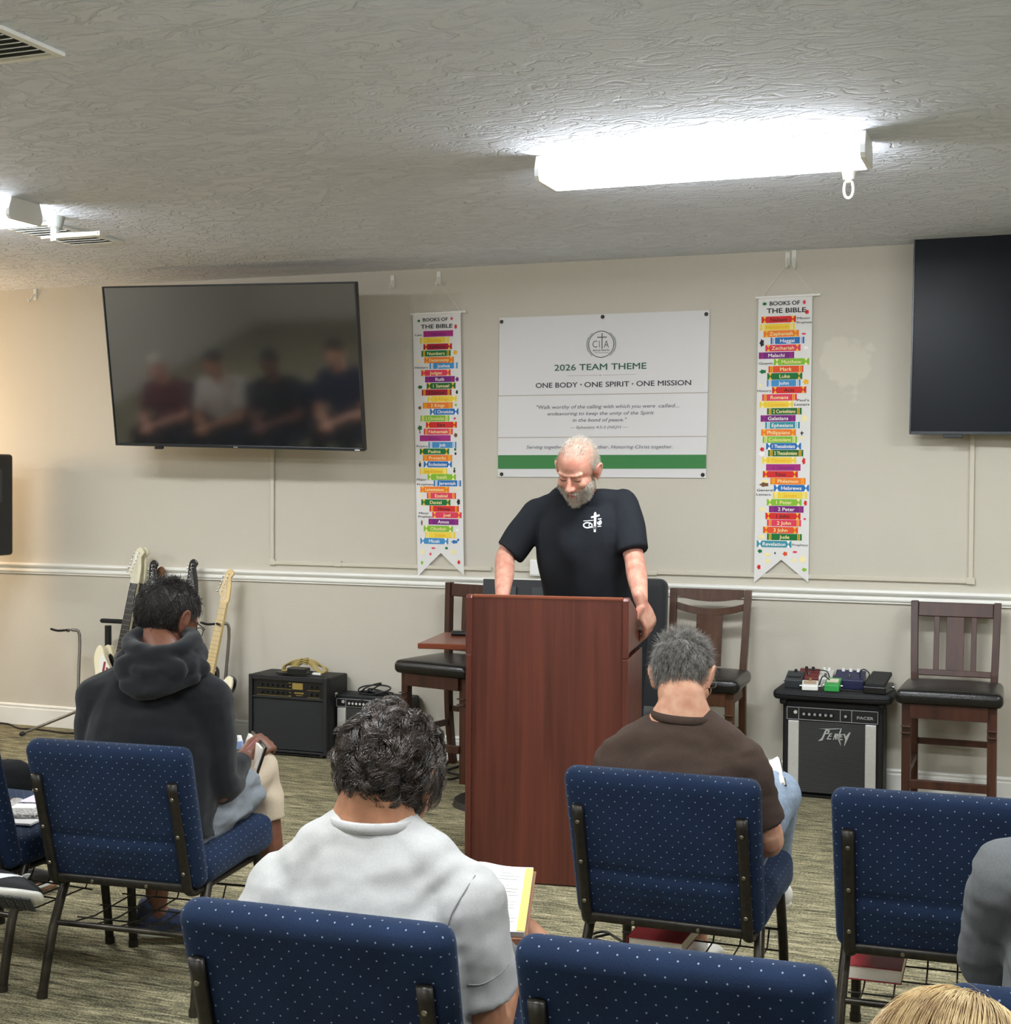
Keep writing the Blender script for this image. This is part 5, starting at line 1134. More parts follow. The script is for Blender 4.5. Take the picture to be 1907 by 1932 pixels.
# ---- the man in the black T-shirt leaning on the lectern (faces the camera: his right arm is on the picture's left)
fw = nrm([-.10, -.84, -.50]); Hc0 = at(1090, 886, -1.70)
Rl = frame(fw, (.06, 0, 1)); HL = (Hc0, Rl, 1.06)
J = dict(H=HL, neck=at(1099, 925, -1.545), shR=at(1014, 972, -1.53), shL=at(1172, 955, -1.52), elR=at(955, 1047, -1.60), wrR=at(947, 1128, -1.83), elL=at(1196, 1052, -1.60), wrL=at(1209, 1133, -1.83), pelvis=np.array([-1.80, -1.36, .95]))
J['chest'] = at(1102, 1010, -1.53); J['waist'] = at(1108, 1110, -1.44)
J['hipL'] = np.array([-1.71, -1.36, .92]); J['hipR'] = np.array([-1.90, -1.36, .92]); J['knL'] = np.array([-1.70, -1.38, .5]); J['knR'] = np.array([-1.92, -1.40, .5]); J['anL'] = np.array([-1.69, -1.30, .09]); J['anR'] = np.array([-1.93, -1.33, .09]); J['toeL'] = np.array([-1.66, -1.50, .03]); J['toeR'] = np.array([-1.97, -1.53, .03])
M_tee = cloth_mat('black_cotton', '24272c', .1, bump=.2)
def teefold(p, n):
    w = noise.noise(Vector((p.x*3, p.y*3, p.z*3))); d = (p.x+.35*p.z)*26+w*4
    return .0095*math.sin(d)*max(0, noise.noise(Vector((p.x*4.5, 1, p.z*4)))+.3)+.013*noise.noise(Vector((p.x*9, p.y*9, p.z*6)))
gl = J['wrL']; dl = nrm(at(1222, 1168, -1.80)-gl)
t, _ = person('man in a black T-shirt with white beard leaning on the lectern', J, M_sk_pink, M_tee, cloth_mat('dark_trousers', '23262b'), chest=(.195, .14), waist=(.185, .155), hips=(.18, .15), sleeve=.40, sleeve_r=.074, voxel=.0038, fold=teefold, shoe=(M_black, M_black),
    hands={'L': (dl, -CR*.75+CF*.65, -1, [.55, .62, .68, .8], 1.12, .22), 'R': (np.array([0, -1, -.1]), (0, 0, -1), 1, .3)}, arm=1.06, loose=.014)
body = [c for c in t.children if c.name.startswith('body')][0]; shirt = [c for c in t.children if c.name.startswith('shirt')][0]
def bvh_of(o):
    M = np.array(WM(o)); me = o.data; V = np.empty(len(me.vertices)*3, np.float32); me.vertices.foreach_get('co', V); V = V.reshape(-1, 3)@M[:3, :3].T+M[:3, 3]
    return BVHTree.FromPolygons([tuple(v) for v in V.tolist()], [tuple(p.vertices) for p in me.polygons])
bv = bvh_of(body)
def roots_on(H, bv, mask, n, seed):
    C, Rm, s = H; rs = np.random.RandomState(seed); L = []; N = []
    for _ in range(n*14):
        q = rs.normal(size=3); q /= np.linalg.norm(q); o = C+Rm@(q*.3); h = bv.ray_cast(Vector(o), Vector(-(Rm@q)), .3)
        if h[0] is None: continue
        lp = Rm.T@(np.array(h[0])-C)/s
        if mask(lp): L.append(lp); N.append(Rm.T@np.array(h[1]))
        if len(L) >= n: break
    return np.array(L), np.array(N)
def beard_mask(p):
    x, y, z = p
    if abs(x) < .02 and -.075 < z < -.056 and y > .07: return False       # lips
    if y > .055: return z < -.048+max(0, abs(x)-.03)*.7
    return y > .0 and z < -.028-(.055-y)*.1 and z > -.125
rt = roots_on(HL, bv, beard_mask, 4200, 5)
hair(t, HL, None, 0, .017, .0008, lambda p, n: n*.6+np.array([0, .15, -.9]), M_hairwht, 5, roots=rt, jit=.35, cap=False, segs=3, name='beard')
wm = hairline(-.07, .03, -.01, .06)
rt = roots_on(HL, bv, lambda p: wm(p) and abs(p[0]) < .083, 6500, 6)
hair(t, HL, None, 0, .014, .0008, lambda p, n: n*.16+np.array([0, -.45, -.55 if abs(p[0]) > .05 else 0]), M_hairwht, 6, roots=rt, jit=.28, cap=False, segs=3)
def brow_mask(p): return p[1] > .06 and .02 < p[2] < .032 and .012 < abs(p[0]) < .047
rt = roots_on(HL, bv, brow_mask, 160, 8)
hair(t, HL, None, 0, .010, .0006, lambda p, n: n*.5+np.array([.6*np.sign(p[0]), .2, .1]), mat('grey_brow_hair', '6b5b4d', .6), 8, roots=rt, jit=.2, cap=False, segs=3, name='eyebrows')
for s in (-1, 1):
    g = MB(); ln = [HL[0]+Rl@(np.array([s*.03+q*.0135, 0, -.0035+.004*(q*q)])*1.02) for q in np.linspace(-1, 1, 7)]
    pts = []
    for q in ln:
        h = bv.ray_cast(Vector(q+Rl[:, 1]*.2), Vector(-Rl[:, 1]), .3); pts.append(np.array(h[0])+Rl[:, 1]*.0004)
    g.tube(pts, .0016, 6, 2).build('eyelash', mat('dark_lash', '4a332b', .6), t, world=True)
pts = []
for q in np.linspace(-1, 1, 7):
    h = bv.ray_cast(Vector(HL[0]+Rl@(np.array([q*.02, .25, -.066-.002*q*q])*1.02)), Vector(-Rl[:, 1]), .3); pts.append(np.array(h[0])+Rl[:, 1]*.0006)
MB().tube(pts, [.0012, .0028, .0034, .0036, .0034, .0028, .0012], 8, 2).build('mouth', mat('lip_red', '7d4038', .5), t, world=True)
# white print on the shirt chest
bs = bvh_of(shirt)
def onshirt(px, py):
    r = ray(px, py); h = bs.ray_cast(Vector(CAM), Vector(r).normalized(), 20)
    return np.array(h[0])-nrm(r)*.0016 if h[0] is not None else None
def decal(mb, poly, n=3):
    """filled polygon of picture points laid on the shirt"""
    P = []
    for i in range(len(poly)):
        a, b = np.array(poly[i]), np.array(poly[(i+1) % len(poly)])
        for k in range(n): P.append(a+(b-a)*k/n)
    c = np.mean(P, 0); Q = [onshirt(*c)]+[onshirt(*p) for p in P]
    if any(q is None for q in Q): return
    m = len(P); mb.add(Q, [(0, 1+(i+1) % m, 1+i) for i in range(m)])
g = MB(); ox, oy, sc = 880, 800, 4.39
def d(pts): decal(g, [(ox+x/sc, oy+y/sc) for x, y in pts])
d([(1055, 740), (1066, 726), (1076, 740), (1070, 895), (1054, 895)]); d([(1028, 770), (1035, 765), (1100, 748), (1104, 758), (1098, 764), (1034, 780)])
def ringd(cx, cy, rx, ry, w, a0, a1, n=14):
    A = np.linspace(a0, a1, n)
    for u, v in zip(A, A[1:]): d([(cx+rx*math.cos(u), cy+ry*math.sin(u)), (cx+rx*math.cos(v), cy+ry*math.sin(v)), (cx+(rx-w)*math.cos(v), cy+(ry-w)*math.sin(v)), (cx+(rx-w)*math.cos(u), cy+(ry-w)*math.sin(u))])
ringd(1003, 838, 40, 27, 11, .5, 2*math.pi-.5); ringd(1026, 840, 16, 20, 7, 0, 2*math.pi); d([(1034, 826), (1042, 824), (1046, 860), (1036, 860)])
d([(968, 800), (1050, 795), (1050, 800), (968, 806)]); ringd(1100, 815, 20, 22, 8, -1.4, 3.4); d([(1088, 784), (1116, 780), (1118, 788), (1088, 792)]); d([(1092, 806), (1106, 803), (1110, 826), (1094, 830)]); d([(1084, 846), (1116, 843), (1116, 849), (1084, 852)])
g.build('chest_print', mat('white_print', 'e9ebeb', .7), t, world=True)
# ---- the man in the black hoodie
Y0 = -3.66
H = (at(316, 1172, -3.56), frame((.28, .82, -.42), (-.08, 0, 1)), 1.03)
J = dict(H=H, neck=at(310, 1238, -3.64), shL=at(190, 1318, -3.66), shR=at(392, 1322, -3.60), elL=at(170, 1500, -3.62), elR=at(416, 1492, -3.56), wrL=at(330, 1490, -3.25), wrR=at(458, 1430, -3.31), pelvis=np.array([-2.555, -3.66, .51]))
J['chest'] = at(290, 1375, -3.63)
seat_legs(J, (-2.80, -3.22, .50), (-2.80, -3.27, .10), (-2.60, -3.19, .03), at(484, 1456, -3.22), at(524, 1700, -3.20), at(545, 1735, -3.02))
M_hood = cloth_mat('charcoal_fleece', '1d1f22', .12, bump=.35, sheen=.15)
def hoodfold(p, n):
    b = .008*noise.noise(Vector((p.x*7, p.y*7, p.z*16)))+.0035*noise.noise(Vector((p.x*16, p.y*16, p.z*30)))
    return b-(.012*max(0, math.sin(p.z*42+3*noise.noise(Vector((p.x*5, p.y*5, 2)))))*max(0, (.78-p.z)*4) if p.z < .78 else 0)
t, _ = person('man in a black hoodie seated in front of the guitars', J, M_sk_brown, M_hood, cloth_mat('blue_grey_shorts', '80868d', .1), chest=(.19, .135), waist=(.19, .14), hips=(.19, .14), sleeve=.93, sleeve_r=.076, leg=.40, loose=.022, fold=hoodfold, pfold=folds(.016, (10, 10, 16), 9, .004), shirt_name='hoodie', collar=False,
    shoe=(mat('navy_shoe_mesh', '232d47', .7, col2='3b4a6b', vscale=60), M_sole), hands={'R': (at(478, 1416, -3.27)-at(458, 1430, -3.31), np.array([-.6, .2, -.7]), -1, .8), 'L': (np.array([1, .3, 0]), (0, 0, -1), 1, .5)}, arm=1.0)
# the hood lying round the neck, thick and folded
nk = J['neck']; r_ = nrm(J['shR']-J['shL']); bk_ = np.array([-.05, -1, 0]); bk_ = nrm(bk_-r_*(bk_@r_))
P = []
for i, a in enumerate(np.linspace(-2.45, 2.45, 15)):
    P.append(nk+r_*.092*math.sin(a)+bk_*(.088*math.cos(a)+.012)+Z_*(.028+.026*(1-math.cos(a))*.5-.012*math.cos(a)+(.012 if math.sin(a) < -.3 else 0)))
hp = [tubeM(P, [(.025, .031)]*15, 12, 3, ref=Z_)]
for q in (-1, 1): hp.append(ellM(nk+r_*.082*q+bk_*.02-Z_*.022, (.055, .06, .052), None, 10)); hp.append(tubeM([nk+r_*.085*q-bk_*.03+Z_*.01, nk+r_*.095*q+bk_*.05-Z_*.02], [.042, .045], 10, 3))
hp.append(ellM(nk+bk_*.105-Z_*.03, (.118, .038, .062), np.stack([r_, bk_, Z_], 1), 14)); hp.append(ellM(nk+bk_*.125-Z_*.07, (.085, .032, .045), np.stack([r_, bk_, Z_], 1), 12))
hp.append(tubeM([nk+r_*-.12+bk_*.03-Z_*.01, nk+bk_*.135-Z_*.035, nk+r_*.13+bk_*.02-Z_*.03], [(.03, .028)]*3, 12, 5, ref=Z_)); hp.append(tubeM([nk+r_*-.10+bk_*.07-Z_*.04, nk+bk_*.135+r_*.02-Z_*.085, nk+r_*.12+bk_*.06-Z_*.06], [(.02, .025)]*3, 10, 5, ref=Z_))
put(fuse(hp, .006, 3, lambda p, n: .009*noise.noise(Vector((p.x*9+2, p.y*9, p.z*22)))+.004*noise.noise(Vector((p.x*22, p.y*22, p.z*40)))), 'hood', M_hood, t)
hm = hairline(-.075, .07, -.005, .06)
hair(t, H, hm, 7500, .022, .0011, lambda p, n: n*.22+np.array([0, .1-p[1]*2, -.8 if p[2] < .07 else -.1]), M_hairblk, 11, vol=1.08, jit=.28, capmat=M_hairblk, segs=4, lump=.004, hug=.35, clump=260, cj=.18)
glasses(t, H, M_dgl)
# right knee: lit part of the shorts, its light put into a cream tone
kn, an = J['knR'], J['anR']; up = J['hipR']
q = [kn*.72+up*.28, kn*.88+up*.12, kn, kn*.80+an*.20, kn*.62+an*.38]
put(fuse([tubeM(q, [.082, .082, .076, .072, .074], 18, 4, caps=False), ellM(kn, .074, None, 10)], .007, 4, lambda p, n: .007*math.sin((p.z*55+p.x*38)+3*noise.noise(Vector((p.x*8, p.y*8, p.z*8))))*.7), 'lit_shorts_leg', cloth_mat('lit_shorts_cotton', 'bfb09b', .08), t)
t.children[-1]['label'] = 'lit part of the shorts round the raised knee, coloured cream'
# what he holds: a zipped notebook case, a pen and a small bottle
c = at(474, 1440, -3.24); t2 = thing('notebook', 'open black notebook held on the lap of the man in the black hoodie', 'notebook', c); t2.rotation_euler = (.25, -1.25, .5)
MB().box((0, 0, 0), (.17, .22, .008)).build('cover', M_black, t2, .002); MB().box((-.0, .0, .009), (.15, .2, .012)).build('pages', M_page, t2)
a, b = at(466, 1414, -3.33), at(484, 1394, -3.32); t2 = thing('pen', 'pink pen in the hand of the man in the black hoodie', 'pen', a); MB().cyl(a, b, .0035, n=8).build('barrel', mat('pink_plastic', 'd7858f', .4), t2, world=True)
a, b = at(450, 1412, -3.24), at(449, 1388, -3.24); t2 = thing('small_bottle', 'small blue and white bottle beside the hand of the man in the black hoodie', 'bottle', a)
MB().cyl(a, a*.4+b*.6, .016, n=14).build('body', mat('blue_label', '8fa4cf', .4), t2, world=True); MB().cyl(a*.4+b*.6, b, .014, .011, n=14).build('cap', M_white, t2, world=True)

# ---- the man in the brown T-shirt
H = (at(1287, 1276, -3.42), frame((.10, .84, -.50), (-.05, 0, 1)), 1.0)
J = dict(H=H, neck=at(1290, 1316, -3.48), shL=at(1172, 1432, -3.49), shR=at(1396, 1436, -3.47), elL=at(1150, 1600, -3.45), elR=at(1452, 1585, -3.40), wrL=at(1230, 1600, -3.1), wrR=at(1400, 1590, -3.15), pelvis=np.array([-.935, -3.44, .51]))
J['chest'] = at(1292, 1490, -3.47)
seat_legs(J, (-1.06, -3.0, .50), (-1.0, -3.0, .10), (-.99, -2.82, .03), at(1462, 1502, -3.02), (-.82, -2.80, .30), (-.95, -2.72, .28))
M_brown = cloth_mat('brown_cotton', '4a3d36', .1, bump=.25)
t, _ = person('man in a brown T-shirt with short grey hair seated before the striped amplifier', J, M_sk_fair, M_brown, M_denim, chest=(.185, .125), waist=(.185, .135), hips=(.185, .135), sleeve=.36, sleeve_r=.074, leg=.95, loose=.014, fold=folds(.011, (6, 6, 14), 2, .002), shoe=(mat('white_shoe_leather', 'dedbd4', .5), M_sole))
gm = hairline(-.05, .07, .0, .06)
hair(t, H, gm, 6500, .026, .00075, lambda p, n: n*(.24 if p[2] < .07 else .42)+np.array([.1, .15, -.75 if p[2] < .07 else .0]), M_hairgry, 21, vol=1.03, jit=.25, clump=420, cj=.22, hug=.1, capmat=M_capgry, segs=4)
glasses(t, H, M_mgl)
c = at(1447, 1468, -3.02); t2 = thing('notebook', 'small notebook with white pages resting on the raised knee in light blue denim', 'notebook', c); t2.rotation_euler = (.35, -.55, .1)
MB().box((0, 0, 0), (.10, .16, .012)).build('pages', M_page, t2); MB().box((0, 0, -.008), (.106, .166, .004)).build('cover', M_black, t2, .001)

# ---- the man in the light grey T-shirt with the open book
H = (at(735, 1474, -4.80), frame((.05, .88, -.36), (-.04, 0, 1)), 1.07)
J = dict(H=H, neck=at(706, 1484, -4.86), shL=at(536, 1690, -4.89), shR=at(872, 1706, -4.83), elL=at(505, 1930, -4.86), elR=at(918, 1940, -4.80), wrL=at(720, 1850, -4.45), wrR=at(960, 1800, -4.46), pelvis=np.array([-1.21, -4.86, .50]))
J['chest'] = at(700, 1790, -4.87)
seat_legs(J, (-1.34, -4.42, .50), (-1.36, -4.42, .10), (-1.36, -4.22, .03), at(945, 1752, -4.46), (-.62, -4.40, .19), (-.50, -4.30, .15))
M_lgrey = cloth_mat('light_grey_cotton', 'b3b3b1', .05, bump=.18)
def greyfold(p, n):
    w = noise.noise(Vector((p.x*6, p.y*6, p.z*6)))
    s = math.sin(p.x*40+p.z*62+w*5)*max(0, -(p.x+1.24)*5)*.5+.5*math.sin(p.z*75-p.x*20+w*6)*max(0, noise.noise(Vector((p.x*4, 3, p.z*4)))+.2)
    return .0075*s+.008*noise.noise(Vector((p.x*8, p.y*8, p.z*14)))+.002*noise.noise(Vector((p.x*30, p.y*30, p.z*40)))
t, _ = person('man in a light grey T-shirt with wavy dark hair holding an open book', J, M_sk_tan, M_lgrey, cloth_mat('grey_shorts', '6f6f6c', .1), chest=(.20, .135), waist=(.20, .145), hips=(.19, .145), sleeve=.31, sleeve_r=.086, leg=.30, loose=.016, fold=greyfold, shoe=(M_black, M_sole), arm=1.12, jaw=1.06, hands={'R': (np.array([-.55, .6, .1]), np.array([.3, .3, .9]), -1, .35), 'L': (np.array([.6, .6, .1]), np.array([0, .3, .9]), 1, .35)})
M_curl = mat('lit_dark_hair', '2a231e', .26, col2='4e4138', vscale=40, spec=.9)  # paler hair: gloss on the top curls put into their colour
wm_ = hairline(-.112, .078, -.02, .07)
crown = np.array([.0, -.04, .12])
def wavy(p, n):
    v = p-crown; v = v-n*(v@n); return nrm(v)*.9+n*.30+np.array([.15, 0, 0])
hair(t, H, wm_, 5200, .065, .0014, wavy, M_hairdk, 31, wave=(.013, .95), vol=1.16, jit=.05, capmat=M_caphd, segs=10, lump=.014, gravity=.07, grow=.09, hug=.5, clump=150, cj=.7, tight=.45)
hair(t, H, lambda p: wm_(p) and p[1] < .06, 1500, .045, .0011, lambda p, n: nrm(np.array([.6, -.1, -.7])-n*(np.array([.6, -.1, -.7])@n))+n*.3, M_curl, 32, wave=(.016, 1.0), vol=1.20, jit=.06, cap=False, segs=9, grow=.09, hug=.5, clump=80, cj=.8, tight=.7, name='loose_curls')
glasses(t, H, M_dgl)
bs = bvh_of([c for c in t.children if c.name.startswith('shirt')][0])
for nm, pts in (('sleeve_seam', [(896, 1652), (880, 1676), (864, 1702), (852, 1724), (845, 1745)]), ('hem_stitching', [(884, 1858), (905, 1858), (925, 1850), (945, 1836), (960, 1818)])):
    Q = [onshirt(*q) for q in pts]; Q = [q for q in Q if q is not None]
    if len(Q) > 2: MB().tube(Q, .0013, 6, 3).build(nm, mat('grey_seam', '8a8a8c', .9), t, world=True)
# the open book in his hands
TL, TR, BR = at(868, 1634, -4.40), at(1006, 1638, -4.36), at(949, 1756, -4.56)
X = TR-TL; Yd = BR-TR; W_, L_ = np.linalg.norm(X), np.linalg.norm(Yd); X = nrm(X); N = nrm(np.cross(X, -nrm(Yd))); Yu = np.cross(N, X)
t2 = thing('book', 'open book with yellow edged pages held by the man in the light grey T-shirt', 'book', TL)
O = TL+np.array([0, 0, 0])
def slab_on(m, x0, x1, y0, y1, h0, h1): 
    V = [O+X*x+Yu*y+N*h for x in (x0, x1) for y in (y0, y1) for h in (h0, h1)]; m.add(V, [(0, 1, 3, 2), (4, 6, 7, 5), (0, 4, 5, 1), (2, 3, 7, 6), (0, 2, 6, 4), (1, 5, 7, 3)])
m = MB(); slab_on(m, -W_-.01, W_+.006, -L_-.006, .006, -.016, -.012); m.build('cover', mat('tan_leather_cover', '8a5a3c', .5), t2, .002, world=True)
for s in (-1, 1):
    m = MB(); V = []; n = 14
    for i in range(n+1):
        x = W_*i/n; h = .012*math.exp(-((x/W_-.28)/.25)**2)+.002
        V += [O+X*s*x+Yu*0+N*h, O+X*s*x-Yu*L_+N*h, O+X*s*x-Yu*L_-N*.011, O+X*s*x-N*.011]
    m.add(V, [(4*i+k, 4*i+(k+1) % 4, 4*i+4+(k+1) % 4, 4*i+4+k) for i in range(n) for k in range(4)]+[(3, 2, 1, 0), (4*n, 4*n+1, 4*n+2, 4*n+3)]); pg = m.build('page_block', mat('bright_page', 'dcdad6', .7), t2, world=True)
    if s > 0:
        m = MB(); slab_on(m, W_*.90, W_+.001, -L_+.002, -.005, .0005, .0035); m.build('yellow_edge', mat('yellow_index_edge', 'ecd46a', .6), t2, world=True)
        m = MB()
        for c0 in (.16, .54):
            for k in range(17):
                if c0 == .54 and k in (3, 8): continue
                y0 = -.02-k*(L_-.035)/17; x0 = W_*c0; x1 = W_*(c0+(.33 if k % 4 else .22)); h = [.012*math.exp(-((x/W_-.28)/.25)**2)+.0024 for x in (x0, x1)]
                m.add([O+X*x0+Yu*y0+N*h[0], O+X*x0+Yu*(y0-.0045)+N*h[0], O+X*x1+Yu*(y0-.0045)+N*h[1], O+X*x1+Yu*y0+N*h[1]], [(0, 1, 2, 3)])
        m.build('print', mat('faint_print', 'd6d6d4', .8), t2, world=True)

# ---- the person in the dark grey shirt at the right edge
sh = at(1910, 1662, -4.84)
J = dict(neck=sh+np.array([.20, .02, .10]), shL=sh, shR=sh+np.array([.38, .03, -.0]), elL=at(1872, 1830, -4.66), elR=sh+np.array([.42, .2, -.26]), wrL=at(1930, 1800, -4.42), wrR=sh+np.array([.3, .4, -.22]), pelvis=np.array([.12, -4.83, .51]))
J['H'] = (J['neck']+np.array([.01, .09, .13]), frame((0, .9, -.4)), 1.0)
seat_legs(J, (0, -4.38, .5), (0, -4.36, .1), (0, -4.16, .03), (.26, -4.38, .5), (.26, -4.36, .1), (.26, -4.16, .03))
t, _ = person('person in a dark grey long sleeved shirt cut off by the right edge', J, M_sk_fair, cloth_mat('dark_grey_cotton', '606263', .08, bump=.2), cloth_mat('black_trousers', '1b1c1f'), chest=(.18, .125), waist=(.175, .13), sleeve=.95, sleeve_r=.072, leg=.95, fold=folds(.008, (7, 7, 12), 6, .002), shoe=(M_black, M_black), loose=.016)
hair(t, J['H'], hairline(), 1500, .02, .0012, lambda p, n: n*.3+np.array([0, 0, -.6]), M_hairdk, 41, vol=1.06, capmat=M_caphd, segs=3)

# ---- the blond person at the bottom right
H = (at(1800, 2150, -5.95), frame((.0, .72, -.69)), 1.0)
c = H[0]
J = dict(H=H, neck=c+np.array([0, -.13, -.10]), shL=c+np.array([-.17, -.17, -.17]), shR=c+np.array([.17, -.17, -.17]), elL=c+np.array([-.2, 0, -.40]), elR=c+np.array([.2, 0, -.40]), wrL=c+np.array([-.06, .18, -.38]), wrR=c+np.array([.06, .18, -.38]), pelvis=np.array([c[0], -5.98, .50]))
seat_legs(J, (c[0]-.14, -5.56, .5), (c[0]-.14, -5.6, .1), (c[0]-.14, -5.4, .03), (c[0]+.14, -5.56, .5), (c[0]+.14, -5.6, .1), (c[0]+.14, -5.4, .03))
t, _ = person('person with blond hair in the bottom right corner, only the top of the head showing', J, M_sk_fair, cloth_mat('dark_blue_cotton', '2a3345'), M_denim, chest=(.165, .115), waist=(.15, .12), sleeve=.9, leg=.95, shoe=(M_black, M_sole), voxel=.006)
bm = lambda p: (p[1] < .075 and p[2] > -.10+max(0, p[1])*1.2)
cr2 = np.array([.015, -.005, .13])
def bl(p, n):
    v = p-cr2; v = v-n*(v@n); return nrm(v)*1.0+n*.12
hair(t, H, bm, 9000, .15, .0007, bl, M_hairbln, 51, wave=(.003, .6), vol=1.12, jit=.06, capmat=mat('dark_blond_underhair', '6e5433', .6), segs=10, gravity=.10, grow=.03, hug=.85, clump=120, cj=.16)
hair(t, H, lambda p: p[2] > .04, 160, .06, .0003, lambda p, n: n*.25+nrm(np.cross(n, [0, 0, 1])), M_hairbln, 52, wave=(.004, .5), vol=1.13, jit=.5, cap=False, segs=8, gravity=.15, hug=.4, name='flyaway_hair')

# ---- the person in black trousers at the left edge: only the knee is in the picture
J = dict(neck=np.array([-3.86, -3.60, .92]), shL=np.array([-4.04, -3.62, .84]), shR=np.array([-3.68, -3.60, .84]), elL=np.array([-4.1, -3.5, .58]), elR=np.array([-3.64, -3.46, .60]), wrL=np.array([-3.95, -3.25, .6]), wrR=np.array([-3.86, -3.34, .62]), pelvis=np.array([-3.86, -3.68, .51]))
J['H'] = (np.array([-3.85, -3.5, 1.06]), frame((.2, .85, -.4)), 1.0)
k_ = at(22, 1472, -3.2)
seat_legs(J, (-4.0, -3.22, .5), (-4.0, -3.2, .1), (-4.0, -3.0, .03), k_, k_+np.array([-.12, .12, -.38]), k_+np.array([-.08, .32, -.46]))
t, _ = person('person in black trousers at the left edge, only a knee showing', J, M_sk_fair, cloth_mat('navy_cotton', '26304a'), cloth_mat('washed_black_cotton', '1d1e20', .1), leg=.93, shoe=(M_black, M_sole), voxel=.0065)
hair(t, J['H'], hairline(), 1200, .02, .0014, lambda p, n: n*.3+np.array([0, 0, -.6]), M_hairdk, 42, vol=1.06, capmat=M_caphd, segs=3)

# ---- the person whose black and white shoe shows below the chair at the left edge
J = dict(neck=np.array([-3.42, -4.72, .92]), shL=np.array([-3.6, -4.74, .84]), shR=np.array([-3.24, -4.70, .84]), elL=np.array([-3.66, -4.6, .58]), elR=np.array([-3.2, -4.56, .6]), wrL=np.array([-3.5, -4.35, .6]), wrR=np.array([-3.3, -4.32, .6]), pelvis=np.array([-3.42, -4.77, .51]))
J['H'] = (np.array([-3.42, -4.62, 1.06]), frame((.1, .85, -.4)), 1.0)
heel = at(-60, 1682, -4.02); toe = at(78, 1700, -3.97)
f = nrm(toe-heel); up = np.array([-.46, .55, .62]); up = nrm(up-f*(up@f)); rr = np.cross(f, up)     # sole turned to the camera
o = lambda a, b, c: heel+f*a+rr*b+up*c
seat_legs(J, (-3.5, -4.32, .5), (-3.5, -4.3, .1), (-3.5, -4.1, .03), (-3.22, -4.34, .54), o(.0, 0, .075), o(.15, 0, .035))
t, _ = person('person at the left edge of whom only a black shoe with a white swoosh shows', J, M_sk_fair, cloth_mat('maroon_cotton', '5a2b30'), cloth_mat('charcoal_trousers', '2c2d30'), leg=.93, shoe=None, voxel=.0065)
hair(t, J['H'], hairline(), 1200, .02, .0014, lambda p, n: n*.3+np.array([0, 0, -.6]), M_hairdk, 43, vol=1.06, capmat=M_caphd, segs=3)
ub = MB(); up_ = put(fuse([tubeM([o(-.02, 0, .035), o(.05, 0, .04), o(.12, 0, .036), o(.18, 0, .026), o(.205, 0, .022)], [(.036, .036), (.038, .042), (.043, .034), (.043, .024), (.03, .016)], 14, 4, ref=rr), tubeM([o(.0, 0, .05), o(-.01, 0, .10)], [(.036, .044), (.037, .044)], 12, 2, ref=f)], .005, 3), 'shoe', mat('black_shoe_knit', '232427', .7), t)
put(fuse([tubeM([o(-.045, 0, .004), o(.03, 0, .0), o(.1, 0, .0), o(.17, 0, .002), o(.22, 0, .01)], [(.036, .018), (.038, .018), (.043, .016), (.045, .014), (.03, .010)], 16, 4, ref=rr)], .0045, 2), 'midsole', M_sole, up_)
tr_ = MB()
for i in range(9):
    for j in range(4): tr_.box(o(-.02+.027*i, -.026+.0175*j, -.0175+.001*abs(i-4)*.3), (.022, .014, .006), np.stack([f, rr, up], 1))
tr_.build('outsole_tread', mat('dark_tread_rubber', '3a3b3c', .8), up_, .001, world=True)
sw = bvh_of(up_); g = MB()
lo = lambda a: np.interp(a, [-.01, .02, .05, .10, .18], [.046, .026, .022, .032, .058]); hi = lambda a: np.interp(a, [-.01, .02, .05, .10, .18], [.050, .056, .050, .049, .060])
Q = []; na = 14
for a in np.linspace(-.01, .18, na):
    for k in range(4):
        b = lo(a)+(hi(a)-lo(a))*k/3; h = sw.ray_cast(Vector(o(a, .2, b)), Vector(-rr), .4); Q.append((np.array(h[0])+rr*.002) if h[0] is not None else o(a, .04, b))
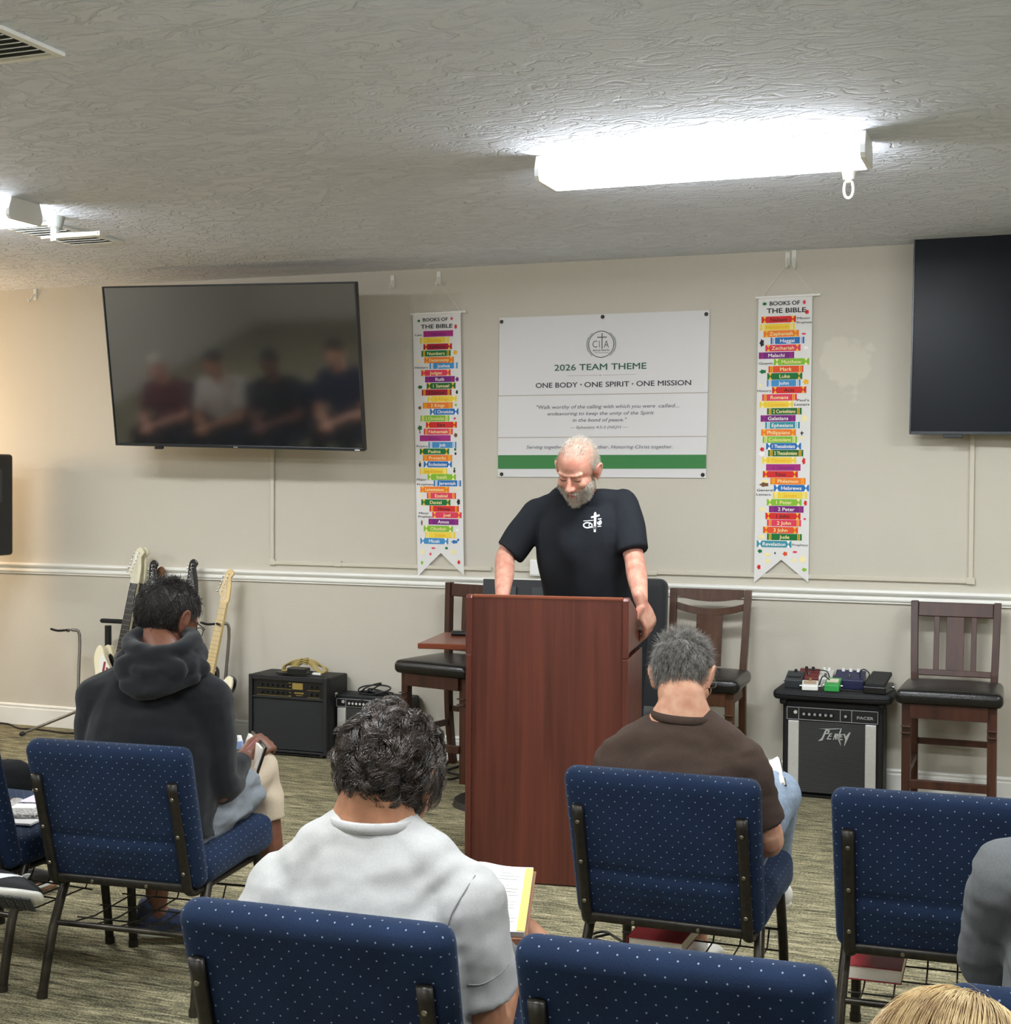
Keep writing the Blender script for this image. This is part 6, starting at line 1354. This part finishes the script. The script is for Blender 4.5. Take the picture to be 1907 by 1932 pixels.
g.add(Q, [(4*i+k, 4*i+k+1, 4*i+k+5, 4*i+k+4) for i in range(na-1) for k in range(3)])
g.build('swoosh', mat('white_print', 'e9ebeb', .7), up_, world=True)

# ---- four people of the left seating block: outside the frame, the tilted television mirrors them
for k, (x, y, zt, sk, hm_, cl, bald) in enumerate(((-7.45, -4.75, 1.02, M_sk_pink, M_hairwht, cloth_mat('maroon_cotton', '5a2b30'), True), (-6.85, -4.7, 1.05, M_sk_tan, M_hairdk, cloth_mat('pale_cotton', 'b9b4ac'), False), (-6.28, -4.7, 1.04, M_sk_brown, M_hairblk, cloth_mat('charcoal_cotton', '232427'), False), (-5.66, -4.75, 1.10, M_sk_fair, M_hairdk, cloth_mat('navy_cotton', '26304a'), False))):
    d_ = zt-1.02
    J = dict(neck=np.array([x, y+.02, .90+d_]), shL=np.array([x-.18, y, .82+d_]), shR=np.array([x+.18, y, .82+d_]), elL=np.array([x-.22, y+.12, .58]), elR=np.array([x+.22, y+.12, .58]), wrL=np.array([x-.06, y+.34, .58]), wrR=np.array([x+.06, y+.34, .58]), pelvis=np.array([x, y-.03, .51]))
    J['H'] = (np.array([x, y+.08, zt+.02]), frame((.1, .95, -.25)), 1.0)
    seat_legs(J, (x-.14, y+.40, .5), (x-.14, y+.42, .1), (x-.14, y+.6, .03), (x+.14, y+.40, .5), (x+.14, y+.42, .1), (x+.14, y+.6, .03))
    t, _ = person(('white haired person in maroon', 'dark haired person in a pale shirt', 'person in a charcoal shirt', 'person in a navy shirt')[k]+' mirrored in the tilted television', J, sk, cl, cloth_mat('black_trousers', '1b1c1f'), sleeve=.4, leg=.93, shoe=(M_black, M_sole), voxel=.007)
    hair(t, J['H'], hairline(), 900, .02, .0016, lambda p, n: n*.3+np.array([0, 0, -.6]), hm_, 60+k, vol=1.07, capmat=None if bald else M_caphd, segs=3)
    church_chair('blue dotted chair outside the frame under the '+('white haired person in maroon', 'dark haired person in a pale shirt', 'person in a charcoal shirt', 'person in a navy shirt')[k], (x, y-.19), 0)
